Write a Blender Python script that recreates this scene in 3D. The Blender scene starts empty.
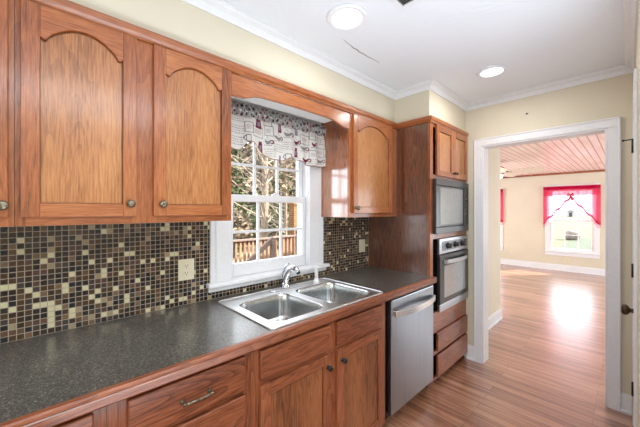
import bpy, bmesh, math, random
from mathutils import Vector, Matrix
random.seed(7)
S = bpy.context.scene
C = S.collection

# ------------------------------------------------------------------ camera, world, sun, exposure
cam = bpy.data.cameras.new('camera')
cam.sensor_width = 36.0
cam.lens = 36.0 * 295.35 / 640.0
cam.shift_y = (210.1 - 213.5) / 640.0
cam.clip_start = 0.02
cam.clip_end = 400
co = bpy.data.objects.new('camera', cam)
co.location = (1.723, 0.0, 1.443)
co.rotation_euler = (math.radians(90), 0, math.radians(46.366))
C.objects.link(co)
S.camera = co

W = bpy.data.worlds.new('world')
S.world = W
W.use_nodes = True
wn = W.node_tree.nodes['Background']
wn.inputs[0].default_value = (0.86, 0.935, 1.0, 1)
wn.inputs[1].default_value = 4.5

sun_d = bpy.data.lights.new('sun', 'SUN')
sun_d.energy = 22.0
sun_d.angle = 0.01
sun_d.color = (1.0, 0.93, 0.82)
sun = bpy.data.objects.new('sun', sun_d)
sun.rotation_euler = Vector((-0.8, -1.0, -0.85)).to_track_quat('-Z', 'Y').to_euler()
C.objects.link(sun)

S.view_settings.view_transform = 'Standard'
S.view_settings.look = 'None'
S.view_settings.gamma = 1.0
S.view_settings.use_curve_mapping = False
S.view_settings.exposure = 0.2


H0 = 2.467


def area(name, loc, rot, sx, sy, power, color=(1, 1, 1)):
    d = bpy.data.lights.new(name, 'AREA')
    d.shape = 'RECTANGLE'
    d.size, d.size_y, d.energy, d.color = sx, sy, power, color
    o = bpy.data.objects.new(name, d)
    o.location = loc
    o.rotation_euler = rot
    C.objects.link(o)
    return o


# added fill lamps: rear, toward the ceiling, overhead
area('rear_fill', (2.2, -2.25, 1.4), (math.radians(92), 0, math.radians(8)), 2.4, 1.7, 26, (0.82, 0.92, 1.0))
area('ceiling_fill', (2.0, 0.75, 0.35), (math.radians(188), 0, 0), 0.8, 1.4, 38, (0.74, 0.88, 1.0)).data.spread = math.radians(136)
area('overhead_fill', (2.45, 0.3, H0 - 0.02), (0, 0, 0), 1.0, 1.4, 30, (0.93, 0.97, 1.0))
# added fill lamps brightening the sun room; its side walls have no windows
area('sunroom_fill_right', (3.45, 6.4, 1.35), (math.radians(95), 0, math.radians(90)), 3.6, 1.5, 100, (0.80, 0.92, 1.0))
area('sunroom_fill_left', (-1.95, 6.4, 1.35), (math.radians(95), 0, math.radians(-90)), 3.6, 1.5, 75, (0.80, 0.92, 1.0))

# ------------------------------------------------------------------ node helpers / materials
MATS = {}


def mat(name):
    m = bpy.data.materials.new(name)
    m.use_nodes = True
    MATS[name] = m
    nt = m.node_tree
    return m, nt, nt.nodes['Principled BSDF']


def N(nt, t, **kw):
    n = nt.nodes.new(t)
    for k, v in kw.items():
        if k in n.inputs:
            n.inputs[k].default_value = v
        else:
            setattr(n, k, v)
    return n


def L(nt, a, b):
    nt.links.new(a, b)


def lin(h):
    r = []
    for c in h[:3]:
        c = c / 255.0
        r.append(c / 12.92 if c <= 0.04045 else ((c + 0.055) / 1.055) ** 2.4)
    return tuple(r) + (1.0,)


def ramp(nt, stops, interp='LINEAR'):
    r = nt.nodes.new('ShaderNodeValToRGB')
    cr = r.color_ramp
    cr.interpolation = interp
    while len(cr.elements) < len(stops):
        cr.elements.new(0.5)
    for e, (p, c) in zip(cr.elements, stops):
        e.position = p
        e.color = c if len(c) == 4 else lin(c)
    return r


def M(nt, op, a, b=None):
    n = nt.nodes.new('ShaderNodeMath')
    n.operation = op
    for i, v in enumerate((a, b)):
        if v is None:
            continue
        if isinstance(v, (int, float)):
            n.inputs[i].default_value = v
        else:
            nt.links.new(v, n.inputs[i])
    return n.outputs[0]


def plain(name, rgb, rough=0.5, metal=0.0, spec=0.5, coat=0.0, noise=0.0, bump=0.0, nscale=40, emit=None, estr=0):
    m, nt, b = mat(name)
    b.inputs['Base Color'].default_value = lin(rgb)
    b.inputs['Roughness'].default_value = rough
    b.inputs['Metallic'].default_value = metal
    b.inputs['Specular IOR Level'].default_value = spec
    b.inputs['Coat Weight'].default_value = coat
    b.inputs['Coat Roughness'].default_value = 0.12
    tc = N(nt, 'ShaderNodeTexCoord')
    n = N(nt, 'ShaderNodeTexNoise', Scale=nscale, Detail=4.0)
    L(nt, tc.outputs['Object'], n.inputs['Vector'])
    k = noise if noise else 0.03
    lo = tuple(max(0, c * (1 - k)) for c in rgb)
    hi = tuple(min(255, c * (1 + k)) for c in rgb)
    r = ramp(nt, [(0.3, lo), (0.7, hi)])
    L(nt, n.outputs['Fac'], r.inputs[0])
    L(nt, r.outputs[0], b.inputs['Base Color'])
    if bump:
        bp = N(nt, 'ShaderNodeBump', Strength=bump, Distance=0.002)
        L(nt, n.outputs['Fac'], bp.inputs['Height'])
        L(nt, bp.outputs[0], b.inputs['Normal'])
    if emit:
        b.inputs['Emission Color'].default_value = lin(emit)
        b.inputs['Emission Strength'].default_value = estr
    return m


def wood(name, axis, dark, mid, light, rough=0.3, coat=0.35, scale=1.0, contrast=1.0):
    """oak: cathedral figure and fine pores drawn out along AXIS"""
    m, nt, b = mat(name)
    tc = N(nt, 'ShaderNodeTexCoord')
    oi = N(nt, 'ShaderNodeObjectInfo')
    add = N(nt, 'ShaderNodeVectorMath', operation='ADD')
    mul = N(nt, 'ShaderNodeVectorMath', operation='SCALE')
    comb = N(nt, 'ShaderNodeCombineXYZ')
    for i in range(3):
        L(nt, oi.outputs['Random'], comb.inputs[i])
    L(nt, comb.outputs[0], mul.inputs[0])
    mul.inputs['Scale'].default_value = 7.3
    L(nt, tc.outputs['Object'], add.inputs[0])
    L(nt, mul.outputs[0], add.inputs[1])

    def stretched(along, across):
        mp = N(nt, 'ShaderNodeMapping')
        sc = [across * scale] * 3
        sc['xyz'.index(axis)] = along * scale
        mp.inputs['Scale'].default_value = sc
        L(nt, add.outputs[0], mp.inputs['Vector'])
        return mp.outputs[0]
    big = N(nt, 'ShaderNodeTexNoise', Scale=1.0, Detail=2.0, Roughness=0.45)
    L(nt, stretched(0.8, 6.5), big.inputs['Vector'])
    rings = M(nt, 'FRACT', M(nt, 'MULTIPLY', big.outputs['Fac'], 21.0))
    rings = M(nt, 'POWER', rings, 2.2)
    fine = N(nt, 'ShaderNodeTexNoise', Scale=1.0, Detail=4.0, Roughness=0.65)
    L(nt, stretched(13.0, 210.0), fine.inputs['Vector'])
    tone = N(nt, 'ShaderNodeTexNoise', Scale=1.0, Detail=2.0)
    L(nt, stretched(1.0, 5.0), tone.inputs['Vector'])
    f = M(nt, 'SUBTRACT', M(nt, 'MULTIPLY', fine.outputs['Fac'], 0.62), M(nt, 'MULTIPLY', rings, 0.13 * contrast))
    f = M(nt, 'ADD', f, M(nt, 'MULTIPLY', tone.outputs['Fac'], 0.45))
    r = ramp(nt, [(0.30, dark), (0.50, mid), (0.72, light)])
    L(nt, f, r.inputs[0])
    L(nt, r.outputs[0], b.inputs['Base Color'])
    b.inputs['Roughness'].default_value = rough
    b.inputs['Coat Weight'].default_value = coat
    b.inputs['Coat IOR'].default_value = 1.5
    b.inputs['Coat Roughness'].default_value = 0.14
    bp = N(nt, 'ShaderNodeBump', Strength=0.12, Distance=0.001)
    L(nt, fine.outputs['Fac'], bp.inputs['Height'])
    L(nt, bp.outputs[0], b.inputs['Normal'])
    return m


OAK = ((92, 44, 20), (164, 92, 48), (194, 126, 74))
oak = {a: wood('oak_' + a, a, *OAK, contrast=0.6) for a in 'xyz'}
oak['p'] = wood('oak_panel_veneer', 'z', (108, 62, 30), (176, 113, 64), (204, 146, 92), contrast=0.55)
REDOAK = ((88, 44, 28), (148, 84, 54), (182, 116, 78))
redoak = {a: wood('red_oak_' + a, a, *REDOAK, contrast=1.15) for a in 'xyz'}
redoak['p'] = wood('red_oak_panel_veneer', 'z', (88, 50, 30), (150, 92, 58), (182, 122, 80), contrast=1.0)
varnished = wood('varnished_oak_end', 'z', *OAK, rough=0.2, coat=1.0, contrast=0.6)
varnished.node_tree.nodes['Principled BSDF'].inputs['Coat IOR'].default_value = 2.4
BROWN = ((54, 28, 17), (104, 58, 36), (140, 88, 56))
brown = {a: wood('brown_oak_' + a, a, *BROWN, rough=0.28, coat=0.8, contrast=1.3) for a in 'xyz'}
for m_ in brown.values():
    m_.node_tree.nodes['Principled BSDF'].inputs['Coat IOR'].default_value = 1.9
deckwood = wood('weathered_deck_wood', 'z', (90, 62, 44), (134, 96, 68), (158, 120, 90), rough=0.7, coat=0.0)
deckdark = wood('weathered_rail_wood', 'y', (60, 48, 42), (96, 78, 68), (124, 104, 92), rough=0.7, coat=0.0)

cream = plain('cream_wall_paint', (220, 211, 190), 0.6, noise=0.012, nscale=3)
white = plain('white_trim_paint', (236, 237, 240), 0.35, noise=0.01)
white_matte = plain('white_plastic', (232, 232, 230), 0.4, noise=0.01)
ivory = plain('ivory_plastic', (226, 218, 192), 0.35, noise=0.01)
dark_slot = plain('dark_slot', (40, 36, 30), 0.5)
black_plastic = plain('black_plastic', (22, 23, 25), 0.25, coat=0.3)
black_metal = plain('black_metal', (24, 23, 22), 0.45)
dark_wood = plain('dark_cabinet_interior', (46, 26, 18), 0.7)  # plain dark brown for toe kicks and the tall carcass
bronze = plain('antique_bronze', (74, 60, 44), 0.4, metal=0.8, noise=0.35, bump=0.6, nscale=160)
pewter = plain('antique_pewter', (120, 112, 96), 0.35, metal=0.9, noise=0.45, bump=0.8, nscale=140)
chrome = plain('chrome', (225, 228, 232), 0.08, metal=1.0)
rubber = plain('grey_rubber', (70, 70, 72), 0.6)


def brushed(name, rgb, axis, rough=0.28):
    m, nt, b = mat(name)
    tc = N(nt, 'ShaderNodeTexCoord')
    mp = N(nt, 'ShaderNodeMapping')
    sc = [260.0] * 3
    sc['xyz'.index(axis)] = 2.0
    mp.inputs['Scale'].default_value = sc
    L(nt, tc.outputs['Object'], mp.inputs['Vector'])
    n = N(nt, 'ShaderNodeTexNoise', Scale=1.0, Detail=2.0)
    L(nt, mp.outputs[0], n.inputs['Vector'])
    r = ramp(nt, [(0.3, tuple(c * 0.93 for c in rgb)), (0.7, tuple(min(255, c * 1.05) for c in rgb))])
    L(nt, n.outputs['Fac'], r.inputs[0])
    L(nt, r.outputs[0], b.inputs['Base Color'])
    b.inputs['Metallic'].default_value = 1.0
    rr = N(nt, 'ShaderNodeMapRange')
    rr.inputs['To Min'].default_value = rough * 0.85
    rr.inputs['To Max'].default_value = rough * 1.2
    L(nt, n.outputs['Fac'], rr.inputs['Value'])
    L(nt, rr.outputs[0], b.inputs['Roughness'])
    return m


steel = brushed('brushed_steel', (186, 188, 192), 'y')
steel_v = brushed('brushed_steel_door', (168, 176, 184), 'z', 0.3)
sink_steel = plain('sink_steel', (206, 208, 208), 0.2, metal=1.0, noise=0.02)
rim_steel = plain('sink_rim_steel', (240, 241, 242), 0.34, metal=1.0, noise=0.015)


def glass_mat(name, tint=(1, 1, 1, 1), refl=0.06):
    m, nt, b = mat(name)
    nt.nodes.remove(b)
    out = nt.nodes['Material Output']
    t = N(nt, 'ShaderNodeBsdfTransparent')
    t.inputs[0].default_value = tint
    g = N(nt, 'ShaderNodeBsdfGlossy')
    g.inputs['Roughness'].default_value = 0.02
    mx = N(nt, 'ShaderNodeMixShader')
    fr = N(nt, 'ShaderNodeLayerWeight', Blend=0.15)
    f = M(nt, 'MULTIPLY', fr.outputs['Fresnel'], 0.6)
    f = M(nt, 'ADD', f, refl * 0.3)
    L(nt, f, mx.inputs[0])
    L(nt, t.outputs[0], mx.inputs[1])
    L(nt, g.outputs[0], mx.inputs[2])
    L(nt, mx.outputs[0], out.inputs[0])
    return m


glass = glass_mat('window_glass')


def sheer(name, rgb, alpha):
    m, nt, b = mat(name)
    nt.nodes.remove(b)
    out = nt.nodes['Material Output']
    d = N(nt, 'ShaderNodeBsdfDiffuse')
    d.inputs[0].default_value = lin(rgb)
    tl = N(nt, 'ShaderNodeBsdfTranslucent')
    tl.inputs[0].default_value = lin(rgb)
    m1 = N(nt, 'ShaderNodeMixShader', Fac=0.6)
    L(nt, d.outputs[0], m1.inputs[1])
    L(nt, tl.outputs[0], m1.inputs[2])
    t = N(nt, 'ShaderNodeBsdfTransparent')
    t.inputs[0].default_value = (1, 1, 1, 1)
    tc = N(nt, 'ShaderNodeTexCoord')
    n = N(nt, 'ShaderNodeTexNoise', Scale=30.0)
    L(nt, tc.outputs['Object'], n.inputs['Vector'])
    a = M(nt, 'ADD', M(nt, 'MULTIPLY', n.outputs['Fac'], 0.1), alpha - 0.05)
    m2 = N(nt, 'ShaderNodeMixShader')
    L(nt, a, m2.inputs[0])
    L(nt, t.outputs[0], m2.inputs[1])
    L(nt, m1.outputs[0], m2.inputs[2])
    L(nt, m2.outputs[0], out.inputs[0])
    return m


pink_sheer = sheer('pink_sheer', (246, 150, 180), 0.66)
pink_trim = sheer('pink_trim_fabric', (206, 20, 78), 0.97)


def tile_mat():
    m, nt, b = mat('glass_mosaic')
    tc = N(nt, 'ShaderNodeTexCoord')
    sp = N(nt, 'ShaderNodeSeparateXYZ')
    L(nt, tc.outputs['Object'], sp.inputs[0])
    P = 0.0231
    y = M(nt, 'DIVIDE', M(nt, 'ADD', sp.outputs['Y'], 5.0 + 0.100), P)
    z = M(nt, 'DIVIDE', M(nt, 'ADD', sp.outputs['Z'], -0.9145), P)
    iy, iz = M(nt, 'FLOOR', y), M(nt, 'FLOOR', z)
    fy, fz = M(nt, 'FRACT', y), M(nt, 'FRACT', z)
    cb = N(nt, 'ShaderNodeCombineXYZ')
    L(nt, iy, cb.inputs[0])
    L(nt, iz, cb.inputs[1])
    wn_ = N(nt, 'ShaderNodeTexWhiteNoise', noise_dimensions='2D')
    L(nt, cb.outputs[0], wn_.inputs['Vector'])
    cols = [(0.00, (30, 22, 18)), (0.20, (52, 34, 22)), (0.36, (72, 50, 28)), (0.50, (22, 22, 30)), (0.60, (96, 70, 48)),
            (0.68, (84, 56, 52)), (0.75, (60, 52, 50)), (0.82, (116, 92, 68)), (0.88, (212, 204, 166)), (0.965, (160, 142, 112))]
    r = ramp(nt, cols, 'CONSTANT')
    L(nt, wn_.outputs['Value'], r.inputs[0])
    n = N(nt, 'ShaderNodeTexNoise', Scale=120.0, Detail=2.0)
    L(nt, tc.outputs['Object'], n.inputs['Vector'])
    mm = N(nt, 'ShaderNodeMix', data_type='RGBA', blend_type='OVERLAY')
    mm.inputs[0].default_value = 0.35
    L(nt, r.outputs[0], mm.inputs[6])
    L(nt, n.outputs['Color'], mm.inputs[7])

    def edge(fr):
        return M(nt, 'MINIMUM', fr, M(nt, 'SUBTRACT', 1.0, fr))
    e = M(nt, 'MINIMUM', edge(fy), edge(fz))
    gm = M(nt, 'GREATER_THAN', e, 0.062)
    mx = N(nt, 'ShaderNodeMix', data_type='RGBA')
    L(nt, gm, mx.inputs[0])
    mx.inputs[6].default_value = lin((168, 156, 138))
    L(nt, mm.outputs[2], mx.inputs[7])
    L(nt, mx.outputs[2], b.inputs['Base Color'])
    ro = M(nt, 'SUBTRACT', 0.75, M(nt, 'MULTIPLY', gm, 0.52))
    L(nt, ro, b.inputs['Roughness'])
    sm = N(nt, 'ShaderNodeMapRange')
    sm.inputs['From Min'].default_value = 0.03
    sm.inputs['From Max'].default_value = 0.12
    L(nt, e, sm.inputs['Value'])
    bp = N(nt, 'ShaderNodeBump', Strength=0.3, Distance=0.002)
    L(nt, sm.outputs[0], bp.inputs['Height'])
    L(nt, bp.outputs[0], b.inputs['Normal'])
    return m


mosaic = tile_mat()


def counter_mat():
    m, nt, b = mat('speckled_laminate')
    tc = N(nt, 'ShaderNodeTexCoord')
    n1 = N(nt, 'ShaderNodeTexNoise', Scale=230.0, Detail=2.0, Roughness=0.7)
    n2 = N(nt, 'ShaderNodeTexVoronoi', Scale=210.0)
    for n in (n1, n2):
        L(nt, tc.outputs['Object'], n.inputs['Vector'])
    f = M(nt, 'ADD', M(nt, 'MULTIPLY', n1.outputs['Fac'], 0.75), M(nt, 'MULTIPLY', n2.outputs['Color'], 0.25))
    r = ramp(nt, [(0.36, (40, 40, 38)), (0.52, (76, 76, 73)), (0.66, (132, 129, 120)), (0.78, (190, 184, 170))])
    L(nt, f, r.inputs[0])
    L(nt, r.outputs[0], b.inputs['Base Color'])
    b.inputs['Roughness'].default_value = 0.38
    b.inputs['Coat Weight'].default_value = 1.0
    b.inputs['Coat IOR'].default_value = 1.95
    b.inputs['Coat Roughness'].default_value = 0.22
    return m


laminate = counter_mat()


def floor_mat():
    m, nt, b = mat('hardwood_strip_floor')
    tc = N(nt, 'ShaderNodeTexCoord')
    br = N(nt, 'ShaderNodeTexBrick', Scale=1.0)
    br.offset = 0.37
    br.inputs['Brick Width'].default_value = 0.95
    br.inputs['Row Height'].default_value = 0.075
    br.inputs['Mortar Size'].default_value = 0.0012
    br.inputs['Mortar Smooth'].default_value = 0.1
    br.inputs['Bias'].default_value = 0.0
    br.inputs['Color1'].default_value = (0, 0, 0, 1)
    br.inputs['Color2'].default_value = (1, 1, 1, 1)
    br.inputs['Mortar'].default_value = (0.5, 0.5, 0.5, 1)
    L(nt, tc.outputs['Object'], br.inputs['Vector'])
    sp = N(nt, 'ShaderNodeSeparateXYZ')
    L(nt, tc.outputs['Object'], sp.inputs[0])
    row = M(nt, 'FLOOR', M(nt, 'DIVIDE', sp.outputs['Y'], 0.075))
    cb = N(nt, 'ShaderNodeCombineXYZ')
    L(nt, M(nt, 'MULTIPLY', sp.outputs['X'], 1.6), cb.inputs[0])
    L(nt, M(nt, 'MULTIPLY', sp.outputs['Y'], 26.0), cb.inputs[1])
    L(nt, M(nt, 'MULTIPLY', row, 3.7), cb.inputs[2])
    g = N(nt, 'ShaderNodeTexNoise', Scale=1.0, Detail=5.0, Roughness=0.6, Distortion=0.6)
    L(nt, cb.outputs[0], g.inputs['Vector'])
    f = M(nt, 'ADD', M(nt, 'MULTIPLY', g.outputs['Fac'], 0.85), M(nt, 'MULTIPLY', br.outputs['Color'], 0.20))
    r = ramp(nt, [(0.30, (88, 50, 34)), (0.46, (146, 94, 68)), (0.60, (178, 126, 96)), (0.78, (204, 158, 128))])
    L(nt, f, r.inputs[0])
    mx = N(nt, 'ShaderNodeMix', data_type='RGBA')
    L(nt, br.outputs['Fac'], mx.inputs[0])
    L(nt, r.outputs[0], mx.inputs[6])
    mx.inputs[7].default_value = lin((70, 38, 26))
    L(nt, mx.outputs[2], b.inputs['Base Color'])
    b.inputs['Roughness'].default_value = 0.34
    b.inputs['Coat Weight'].default_value = 1.0
    b.inputs['Coat IOR'].default_value = 2.0
    b.inputs['Coat Roughness'].default_value = 0.27
    bp = N(nt, 'ShaderNodeBump', Strength=0.15, Distance=0.001)
    bp.invert = True
    L(nt, br.outputs['Fac'], bp.inputs['Height'])
    L(nt, bp.outputs[0], b.inputs['Normal'])
    return m


hardwood = floor_mat()


def ceiling_mat():
    m, nt, b = mat('textured_ceiling')
    b.inputs['Base Color'].default_value = lin((238, 241, 246))
    b.inputs['Roughness'].default_value = 0.7
    tc = N(nt, 'ShaderNodeTexCoord')
    v = N(nt, 'ShaderNodeTexVoronoi', Scale=3.2)
    n0 = N(nt, 'ShaderNodeTexNoise', Scale=2.5, Detail=2.0)
    L(nt, tc.outputs['Object'], n0.inputs['Vector'])
    mixv = N(nt, 'ShaderNodeVectorMath', operation='ADD')
    sc = N(nt, 'ShaderNodeVectorMath', operation='SCALE')
    sc.inputs['Scale'].default_value = 0.25
    L(nt, n0.outputs['Color'], sc.inputs[0])
    L(nt, tc.outputs['Object'], mixv.inputs[0])
    L(nt, sc.outputs[0], mixv.inputs[1])
    L(nt, mixv.outputs[0], v.inputs['Vector'])
    rings = M(nt, 'SINE', M(nt, 'MULTIPLY', v.outputs['Distance'], 42.0))
    n2 = N(nt, 'ShaderNodeTexNoise', Scale=14.0, Detail=3.0)
    L(nt, tc.outputs['Object'], n2.inputs['Vector'])
    n3 = N(nt, 'ShaderNodeTexNoise', Scale=1.7, Detail=1.0)
    L(nt, tc.outputs['Object'], n3.inputs['Vector'])
    amp = M(nt, 'GREATER_THAN', n3.outputs['Fac'], 0.52)
    h = M(nt, 'ADD', M(nt, 'MULTIPLY', M(nt, 'MULTIPLY', rings, amp), 0.30), M(nt, 'MULTIPLY', n2.outputs['Fac'], 1.0))
    bp = N(nt, 'ShaderNodeBump', Strength=0.22, Distance=0.005)
    L(nt, h, bp.inputs['Height'])
    L(nt, bp.outputs[0], b.inputs['Normal'])
    return m


ceil_m = ceiling_mat()


def beadboard_mat():
    m, nt, b = mat('beadboard_ceiling')
    tc = N(nt, 'ShaderNodeTexCoord')
    sp = N(nt, 'ShaderNodeSeparateXYZ')
    L(nt, tc.outputs['Object'], sp.inputs[0])
    x = M(nt, 'DIVIDE', sp.outputs['X'], 0.085)
    fx = M(nt, 'FRACT', x)
    ix = M(nt, 'FLOOR', x)
    cb = N(nt, 'ShaderNodeCombineXYZ')
    L(nt, M(nt, 'MULTIPLY', sp.outputs['X'], 12.0), cb.inputs[0])
    L(nt, M(nt, 'MULTIPLY', sp.outputs['Y'], 1.2), cb.inputs[1])
    L(nt, M(nt, 'MULTIPLY', ix, 2.3), cb.inputs[2])
    g = N(nt, 'ShaderNodeTexNoise', Scale=1.0, Detail=3.0)
    L(nt, cb.outputs[0], g.inputs['Vector'])
    r = ramp(nt, [(0.3, (224, 190, 180)), (0.5, (238, 212, 204)), (0.7, (246, 226, 220))])
    L(nt, g.outputs['Fac'], r.inputs[0])
    gap = M(nt, 'LESS_THAN', fx, 0.13)
    mx = N(nt, 'ShaderNodeMix', data_type='RGBA')
    L(nt, gap, mx.inputs[0])
    L(nt, r.outputs[0], mx.inputs[6])
    mx.inputs[7].default_value = lin((172, 116, 106))
    L(nt, mx.outputs[2], b.inputs['Base Color'])
    b.inputs['Roughness'].default_value = 0.35
    bp = N(nt, 'ShaderNodeBump', Strength=0.4, Distance=0.003)
    bp.invert = True
    L(nt, gap, bp.inputs['Height'])
    L(nt, bp.outputs[0], b.inputs['Normal'])
    return m


beadboard = beadboard_mat()


def two_tone(name, stops, scale, rough=0.9, detail=5.0):
    m, nt, b = mat(name)
    tc = N(nt, 'ShaderNodeTexCoord')
    n = N(nt, 'ShaderNodeTexNoise', Scale=scale, Detail=detail, Roughness=0.65)
    L(nt, tc.outputs['Object'], n.inputs['Vector'])
    r = ramp(nt, stops)
    L(nt, n.outputs['Fac'], r.inputs[0])
    L(nt, r.outputs[0], b.inputs['Base Color'])
    b.inputs['Roughness'].default_value = rough
    return m


litter = two_tone('leaf_litter_ground', [(0.3, (92, 80, 64)), (0.5, (118, 104, 84)), (0.7, (138, 124, 102))], 1.6)
lawn_m = two_tone('lawn_grass', [(0.3, (54, 57, 26)), (0.55, (68, 69, 34)), (0.75, (80, 78, 44))], 0.9)
bark = two_tone('tree_bark', [(0.3, (80, 66, 56)), (0.55, (118, 102, 88)), (0.75, (146, 132, 118))], 9.0)
twig_m = two_tone('bare_twigs', [(0.3, (96, 84, 74)), (0.7, (140, 128, 114))], 3.0)
pine_m = two_tone('evergreen_leaves', [(0.3, (40, 50, 30)), (0.6, (74, 84, 46)), (0.8, (116, 118, 76))], 4.0)
dry_m = two_tone('dry_autumn_leaves', [(0.3, (82, 68, 54)), (0.55, (116, 100, 82)), (0.8, (146, 134, 116))], 4.0)
thicket_m = two_tone('thicket_leaves', [(0.3, (62, 52, 42)), (0.55, (92, 80, 64)), (0.8, (122, 110, 92))], 2.0)
stone_m = two_tone('boulder_stone', [(0.3, (84, 74, 68)), (0.7, (134, 120, 112))], 6.0)
brick_m = None


def brick_mat():
    m, nt, b = mat('tan_brick')
    tc = N(nt, 'ShaderNodeTexCoord')
    sp = N(nt, 'ShaderNodeSeparateXYZ')
    L(nt, tc.outputs['Object'], sp.inputs[0])
    cb = N(nt, 'ShaderNodeCombineXYZ')
    L(nt, M(nt, 'ADD', sp.outputs['X'], sp.outputs['Y']), cb.inputs[0])
    L(nt, sp.outputs['Z'], cb.inputs[1])
    br = N(nt, 'ShaderNodeTexBrick', Scale=1.0)
    br.inputs['Brick Width'].default_value = 0.21
    br.inputs['Row Height'].default_value = 0.075
    br.inputs['Mortar Size'].default_value = 0.008
    br.inputs['Color1'].default_value = lin((104, 70, 38))
    br.inputs['Color2'].default_value = lin((122, 86, 48))
    br.inputs['Mortar'].default_value = lin((46, 34, 24))
    L(nt, cb.outputs[0], br.inputs['Vector'])
    L(nt, br.outputs['Color'], b.inputs['Base Color'])
    b.inputs['Roughness'].default_value = 0.85
    return m


brick_m = brick_mat()
fan_blade_m = plain('pale_fan_blade', (236, 222, 206), 0.4, noise=0.05)
lamp_glass = plain('lamp_diffuser', (255, 250, 240), 0.4, emit=(255, 250, 242), estr=6.0)

# ------------------------------------------------------------------ mesh helpers


def box(bm, x0, x1, y0, y1, z0, z1, mi=0):
    vs = [bm.verts.new((x, y, z)) for x in (x0, x1) for y in (y0, y1) for z in (z0, z1)]
    for f in ((0, 1, 3, 2), (4, 6, 7, 5), (0, 4, 5, 1), (2, 3, 7, 6), (0, 2, 6, 4), (1, 5, 7, 3)):
        fc = bm.faces.new([vs[i] for i in f])
        fc.material_index = mi
    return vs


def prism(bm, pts, axis, a, b, mi=0):
    """polygon PTS in the plane across AXIS (order of the remaining axes: xyz without axis), pushed from a to b"""
    def v(p, t):
        if axis == 'x':
            return (t, p[0], p[1])
        if axis == 'y':
            return (p[0], t, p[1])
        return (p[0], p[1], t)
    A = [bm.verts.new(v(p, a)) for p in pts]
    B = [bm.verts.new(v(p, b)) for p in pts]
    fs = [bm.faces.new(A), bm.faces.new(B[::-1])]
    n = len(pts)
    for i in range(n):
        fs.append(bm.faces.new((A[i], B[i], B[(i + 1) % n], A[(i + 1) % n])))
    for f in fs:
        f.material_index = mi
    return A, B


def frame_of(d):
    d = Vector(d).normalized()
    u = d.cross(Vector((0, 0, 1)) if abs(d.z) < 0.95 else Vector((1, 0, 0))).normalized()
    return d, u, d.cross(u)


def tube(bm, pts, r, seg=10, mi=0, cap=True):
    pts = [Vector(p) for p in pts]
    rs = r if isinstance(r, (list, tuple)) else [r] * len(pts)
    rings = []
    u = None
    for i, p in enumerate(pts):
        d = (pts[min(i + 1, len(pts) - 1)] - pts[max(i - 1, 0)]).normalized()
        if u is None:
            _, u, w = frame_of(d)
        else:
            u = (u - d * u.dot(d)).normalized()
            w = d.cross(u)
        rings.append([bm.verts.new(p + (u * math.cos(t) + w * math.sin(t)) * rs[i])
                      for t in (2 * math.pi * k / seg for k in range(seg))])
    for a, b in zip(rings, rings[1:]):
        for k in range(seg):
            f = bm.faces.new((a[k], a[(k + 1) % seg], b[(k + 1) % seg], b[k]))
            f.material_index = mi
            f.smooth = True
    if cap:
        for rg in (rings[0][::-1], rings[-1]):
            bm.faces.new(rg).material_index = mi


def lathe(bm, c, axis, prof, seg=20, mi=0, smooth=True):
    """PROF: (radius, distance along AXIS) from C"""
    c = Vector(c)
    d, u, w = frame_of(axis)
    rings = []
    for r, h in prof:
        r = max(r, 1e-5)
        rings.append([bm.verts.new(c + d * h + (u * math.cos(t) + w * math.sin(t)) * r)
                      for t in (2 * math.pi * k / seg for k in range(seg))])
    for a, b in zip(rings, rings[1:]):
        for k in range(seg):
            f = bm.faces.new((a[k], a[(k + 1) % seg], b[(k + 1) % seg], b[k]))
            f.material_index = mi
            f.smooth = smooth
    for rg in (rings[0][::-1], rings[-1]):
        bm.faces.new(rg).material_index = mi


def world_loc(o):
    p = Vector((0, 0, 0))
    while o is not None:
        p += o.location
        o = o.parent
    return p


def obj(name, bm, m, parent=None, bev=0.0, origin=None, smooth=False, seg=2):
    """link BM (built in world coordinates) as ONE mesh object"""
    off = world_loc(parent) if parent else Vector(origin or (0, 0, 0))
    bmesh.ops.recalc_face_normals(bm, faces=bm.faces)
    if off.length:
        bmesh.ops.translate(bm, verts=bm.verts, vec=-off)
    me = bpy.data.meshes.new(name)
    bm.to_mesh(me)
    bm.free()
    for x in (m if isinstance(m, (list, tuple)) else [m]):
        me.materials.append(x)
    if smooth:
        for p in me.polygons:
            p.use_smooth = True
    o = bpy.data.objects.new(name, me)
    C.objects.link(o)
    if parent:
        o.parent = parent
    elif origin:
        o.location = origin
    if bev:
        b = o.modifiers.new('bevel', 'BEVEL')
        b.width = bev
        b.segments = seg
        b.limit_method = 'ANGLE'
        b.angle_limit = math.radians(35)
    return o


def thing(name, label, cat, loc=(0, 0, 0), group=None):
    o = bpy.data.objects.new(name, None)
    o.empty_display_size = 0.1
    o.location = loc
    C.objects.link(o)
    return tag(o, label, cat, group)


def tag(o, label, cat, group=None):
    o['label'] = label
    o['category'] = cat
    if group:
        o['group'] = group
    return o


def struct(name, bm, m, parent=None, bev=0.0):
    o = obj(name, bm, m, parent, bev)
    if not parent:
        o['kind'] = 'structure'
    return o


def B(*boxes):
    bm = bmesh.new()
    for b in boxes:
        box(bm, *b)
    return bm


def rrect(x0, x1, y0, y1, r, n=6):
    pts = []
    for cx, cy, a in ((x1 - r, y1 - r, 0), (x0 + r, y1 - r, 90), (x0 + r, y0 + r, 180), (x1 - r, y0 + r, 270)):
        for k in range(n + 1):
            t = math.radians(a + 90 * k / n)
            pts.append((cx + r * math.cos(t), cy + r * math.sin(t)))
    return pts


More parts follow.
